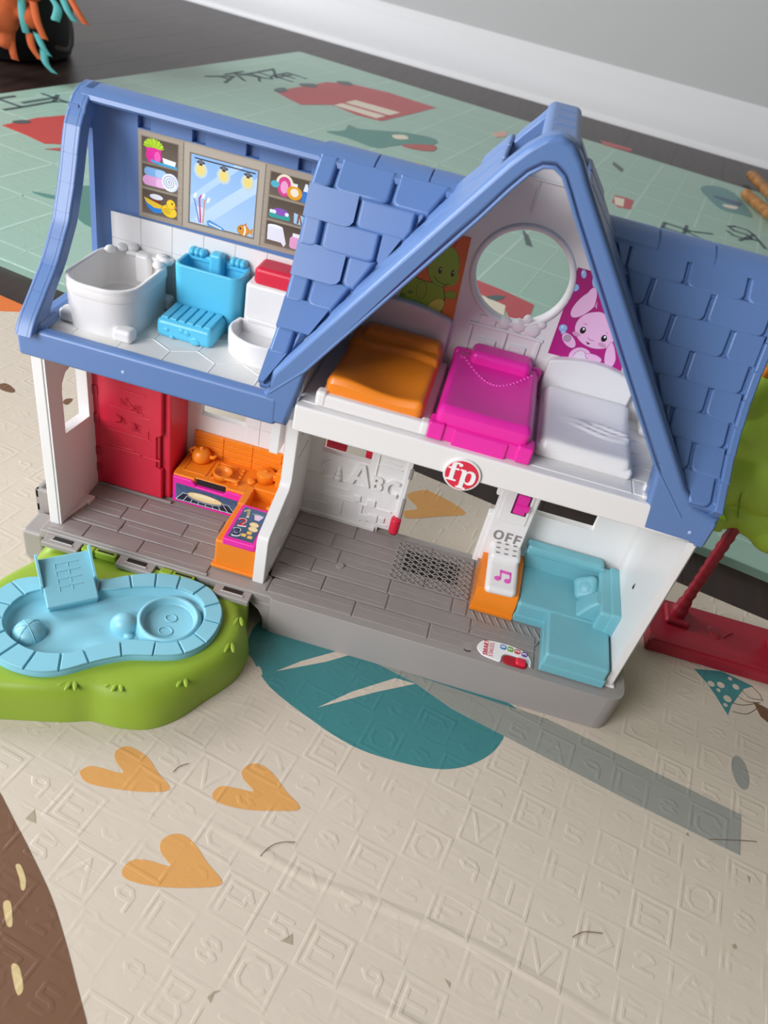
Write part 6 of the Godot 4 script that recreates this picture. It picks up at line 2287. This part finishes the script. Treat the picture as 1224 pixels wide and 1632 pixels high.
# ---------------------------------------------------------------- things in the far corners
func corner_things() -> void:
	var B := thing("storage_tub", "black storage tub on the floor at the back left, with orange cloth hanging out", "tub", Vector3(-104.5, -1.2, -156))
	var black := mat(hexc("121213"), 0.55)
	var st := mk()
	lathe(st, [Vector2(0, -1.2), Vector2(14.5, -1.2), Vector2(16.0, -0.4), Vector2(16.6, 6), Vector2(18.0, 20), Vector2(19.5, 28), Vector2(19.0, 28.6), Vector2(18.2, 28.0), Vector2(16.6, 14), Vector2(15.0, 0.6), Vector2(0, 0.4)], Transform3D(Basis(), Vector3(-104.5, 0, -156)), 40)
	obj("tub_body", st, black, B)
	st = mk()
	tube(st, curve3([Vector3(-86.3, 13.5, -152), Vector3(-83.4, 10.0, -151), Vector3(-82.6, 6.5, -150.6), Vector3(-83.6, 3.4, -150.8), Vector3(-87.6, 2.6, -152)]), 0.55, 8)
	obj("handle", st, mat(hexc("5c5a58"), 0.5), B)
	var K := thing("knotted_blanket", "orange and teal fleece blanket with knotted fringe hanging over the black tub", "blanket", Vector3(-90, -1.2, -134))
	var orange := mat(hexc("d96a38"), 0.9)
	var teal := mat(hexc("5fb3b0"), 0.9)
	var b := [[Vector3(-96.5, 12.0, -140.5), 4.6], [Vector3(-93.2, 11.0, -139.5), 3.6], [Vector3(-98, 16, -142), 5.0], [Vector3(-90.5, 17, -141), 3.6], [Vector3(-95, 6.6, -139.5), 2.2], [Vector3(-92.4, 6.4, -139.2), 1.9], [Vector3(-86.5, 12, -140), 2.2], [Vector3(-86, 18, -141), 3.0], [Vector3(-99.5, 7.5, -140.5), 3.0]]
	for l in b:
		l[0] = l[0] * 0.955 + Vector3(1.0, 0.2, 1.2)
	var fld := func(p: Vector3) -> float:
		var d := 1e3
		for l in b:
			d = smin(d, (p - l[0]).length() - l[1], 1.0)
		return d + 0.25 * sin(p.x * 1.1 + p.y * 0.5) * sin(p.y * 0.9)
	st = mk()
	nets(st, fld, Vector3(-101, 1.5, -142), Vector3(-74, 23, -126), 0.9)
	obj("blanket_folds", st, orange, K)
	var strips := [[-84.8, 15, -83.8, 11.6, -82.6, 8.6, 0], [-86.4, 9, -85.6, 6.4, -84.0, 4.4, 0], [-87.6, 15, -87.2, 11.5, -87.0, 8.8, 1], [-84.6, 9.2, -83.0, 7.0, -81.9, 5.6, 1], [-96.4, 6, -96.2, 3.2, -96.6, 0.4, 1], [-91.2, 6.5, -90.6, 4.6, -90.4, 3.0, 0], [-83.2, 6.2, -82.6, 4.0, -80.8, 2.4, 1], [-80.6, 16.8, -78.6, 15.0, -79.6, 12.6, 1], [-76.0, 17.5, -73.8, 15.2, -72.4, 13.4, 0], [-77.8, 17.5, -76.2, 15.0, -75.0, 13.4, 1]]
	for s in strips:
		st = mk()
		var pts := curve3([Vector3(s[0] * 0.955 + 1.0, s[1], -131.4), Vector3(s[2] * 0.955 + 1.0, s[3], -130.8), Vector3(s[4] * 0.955 + 1.0, s[5], -131.1)], 5)
		var rows := []
		for p in pts:
			rows.append([p + Vector3(-1.0, 0.2, -0.2), p + Vector3(-0.5, 0, 0.25), p + Vector3(0.5, 0, 0.25), p + Vector3(1.0, -0.2, -0.2), p + Vector3(0.5, -0.1, -0.5), p + Vector3(-0.5, 0.1, -0.5)])
		solid(st, rows)
		var o := obj("fringe_strip", st, teal if s[6] else orange, K)
	# two wooden bars at the right edge
	var tan := mat(hexc("c68a48"), 0.5)
	tan.albedo_texture = grain_tex()
	tan.uv1_scale = Vector3(0.05, 0.05, 1)
	for w in [[Vector3(90.6, 0.0, -196.0), Vector3(100.0, 0.0, -154), "tan wooden bar with a rounded end lying on the mint mat, the nearer of two"], [Vector3(97.0, 0.0, -224), Vector3(101.5, 0, -180), "tan wooden bar with a rounded end lying farther back, nearer the skirting board"]]:
		thing_bar(w[0], w[1], w[2], tan)

func thing_bar(a: Vector3, b: Vector3, label: String, m: Material) -> void:
	org = Vector3(a.x, 0, a.z)
	var d := (b - a).normalized()
	var x := Vector3.UP.cross(d).normalized()
	var st := mk()
	rbox(st, Vector3(-1.5, 0.02, 0), Vector3(1.5, 2.6, a.distance_to(b)), 1.25, 4, Transform3D(Basis(x, Vector3.UP, d), Vector3(a.x, 0, a.z)))
	var o := obj("wooden_bar", st, m)
	tag(o, label, "wooden bar", "wooden bars at the right edge")
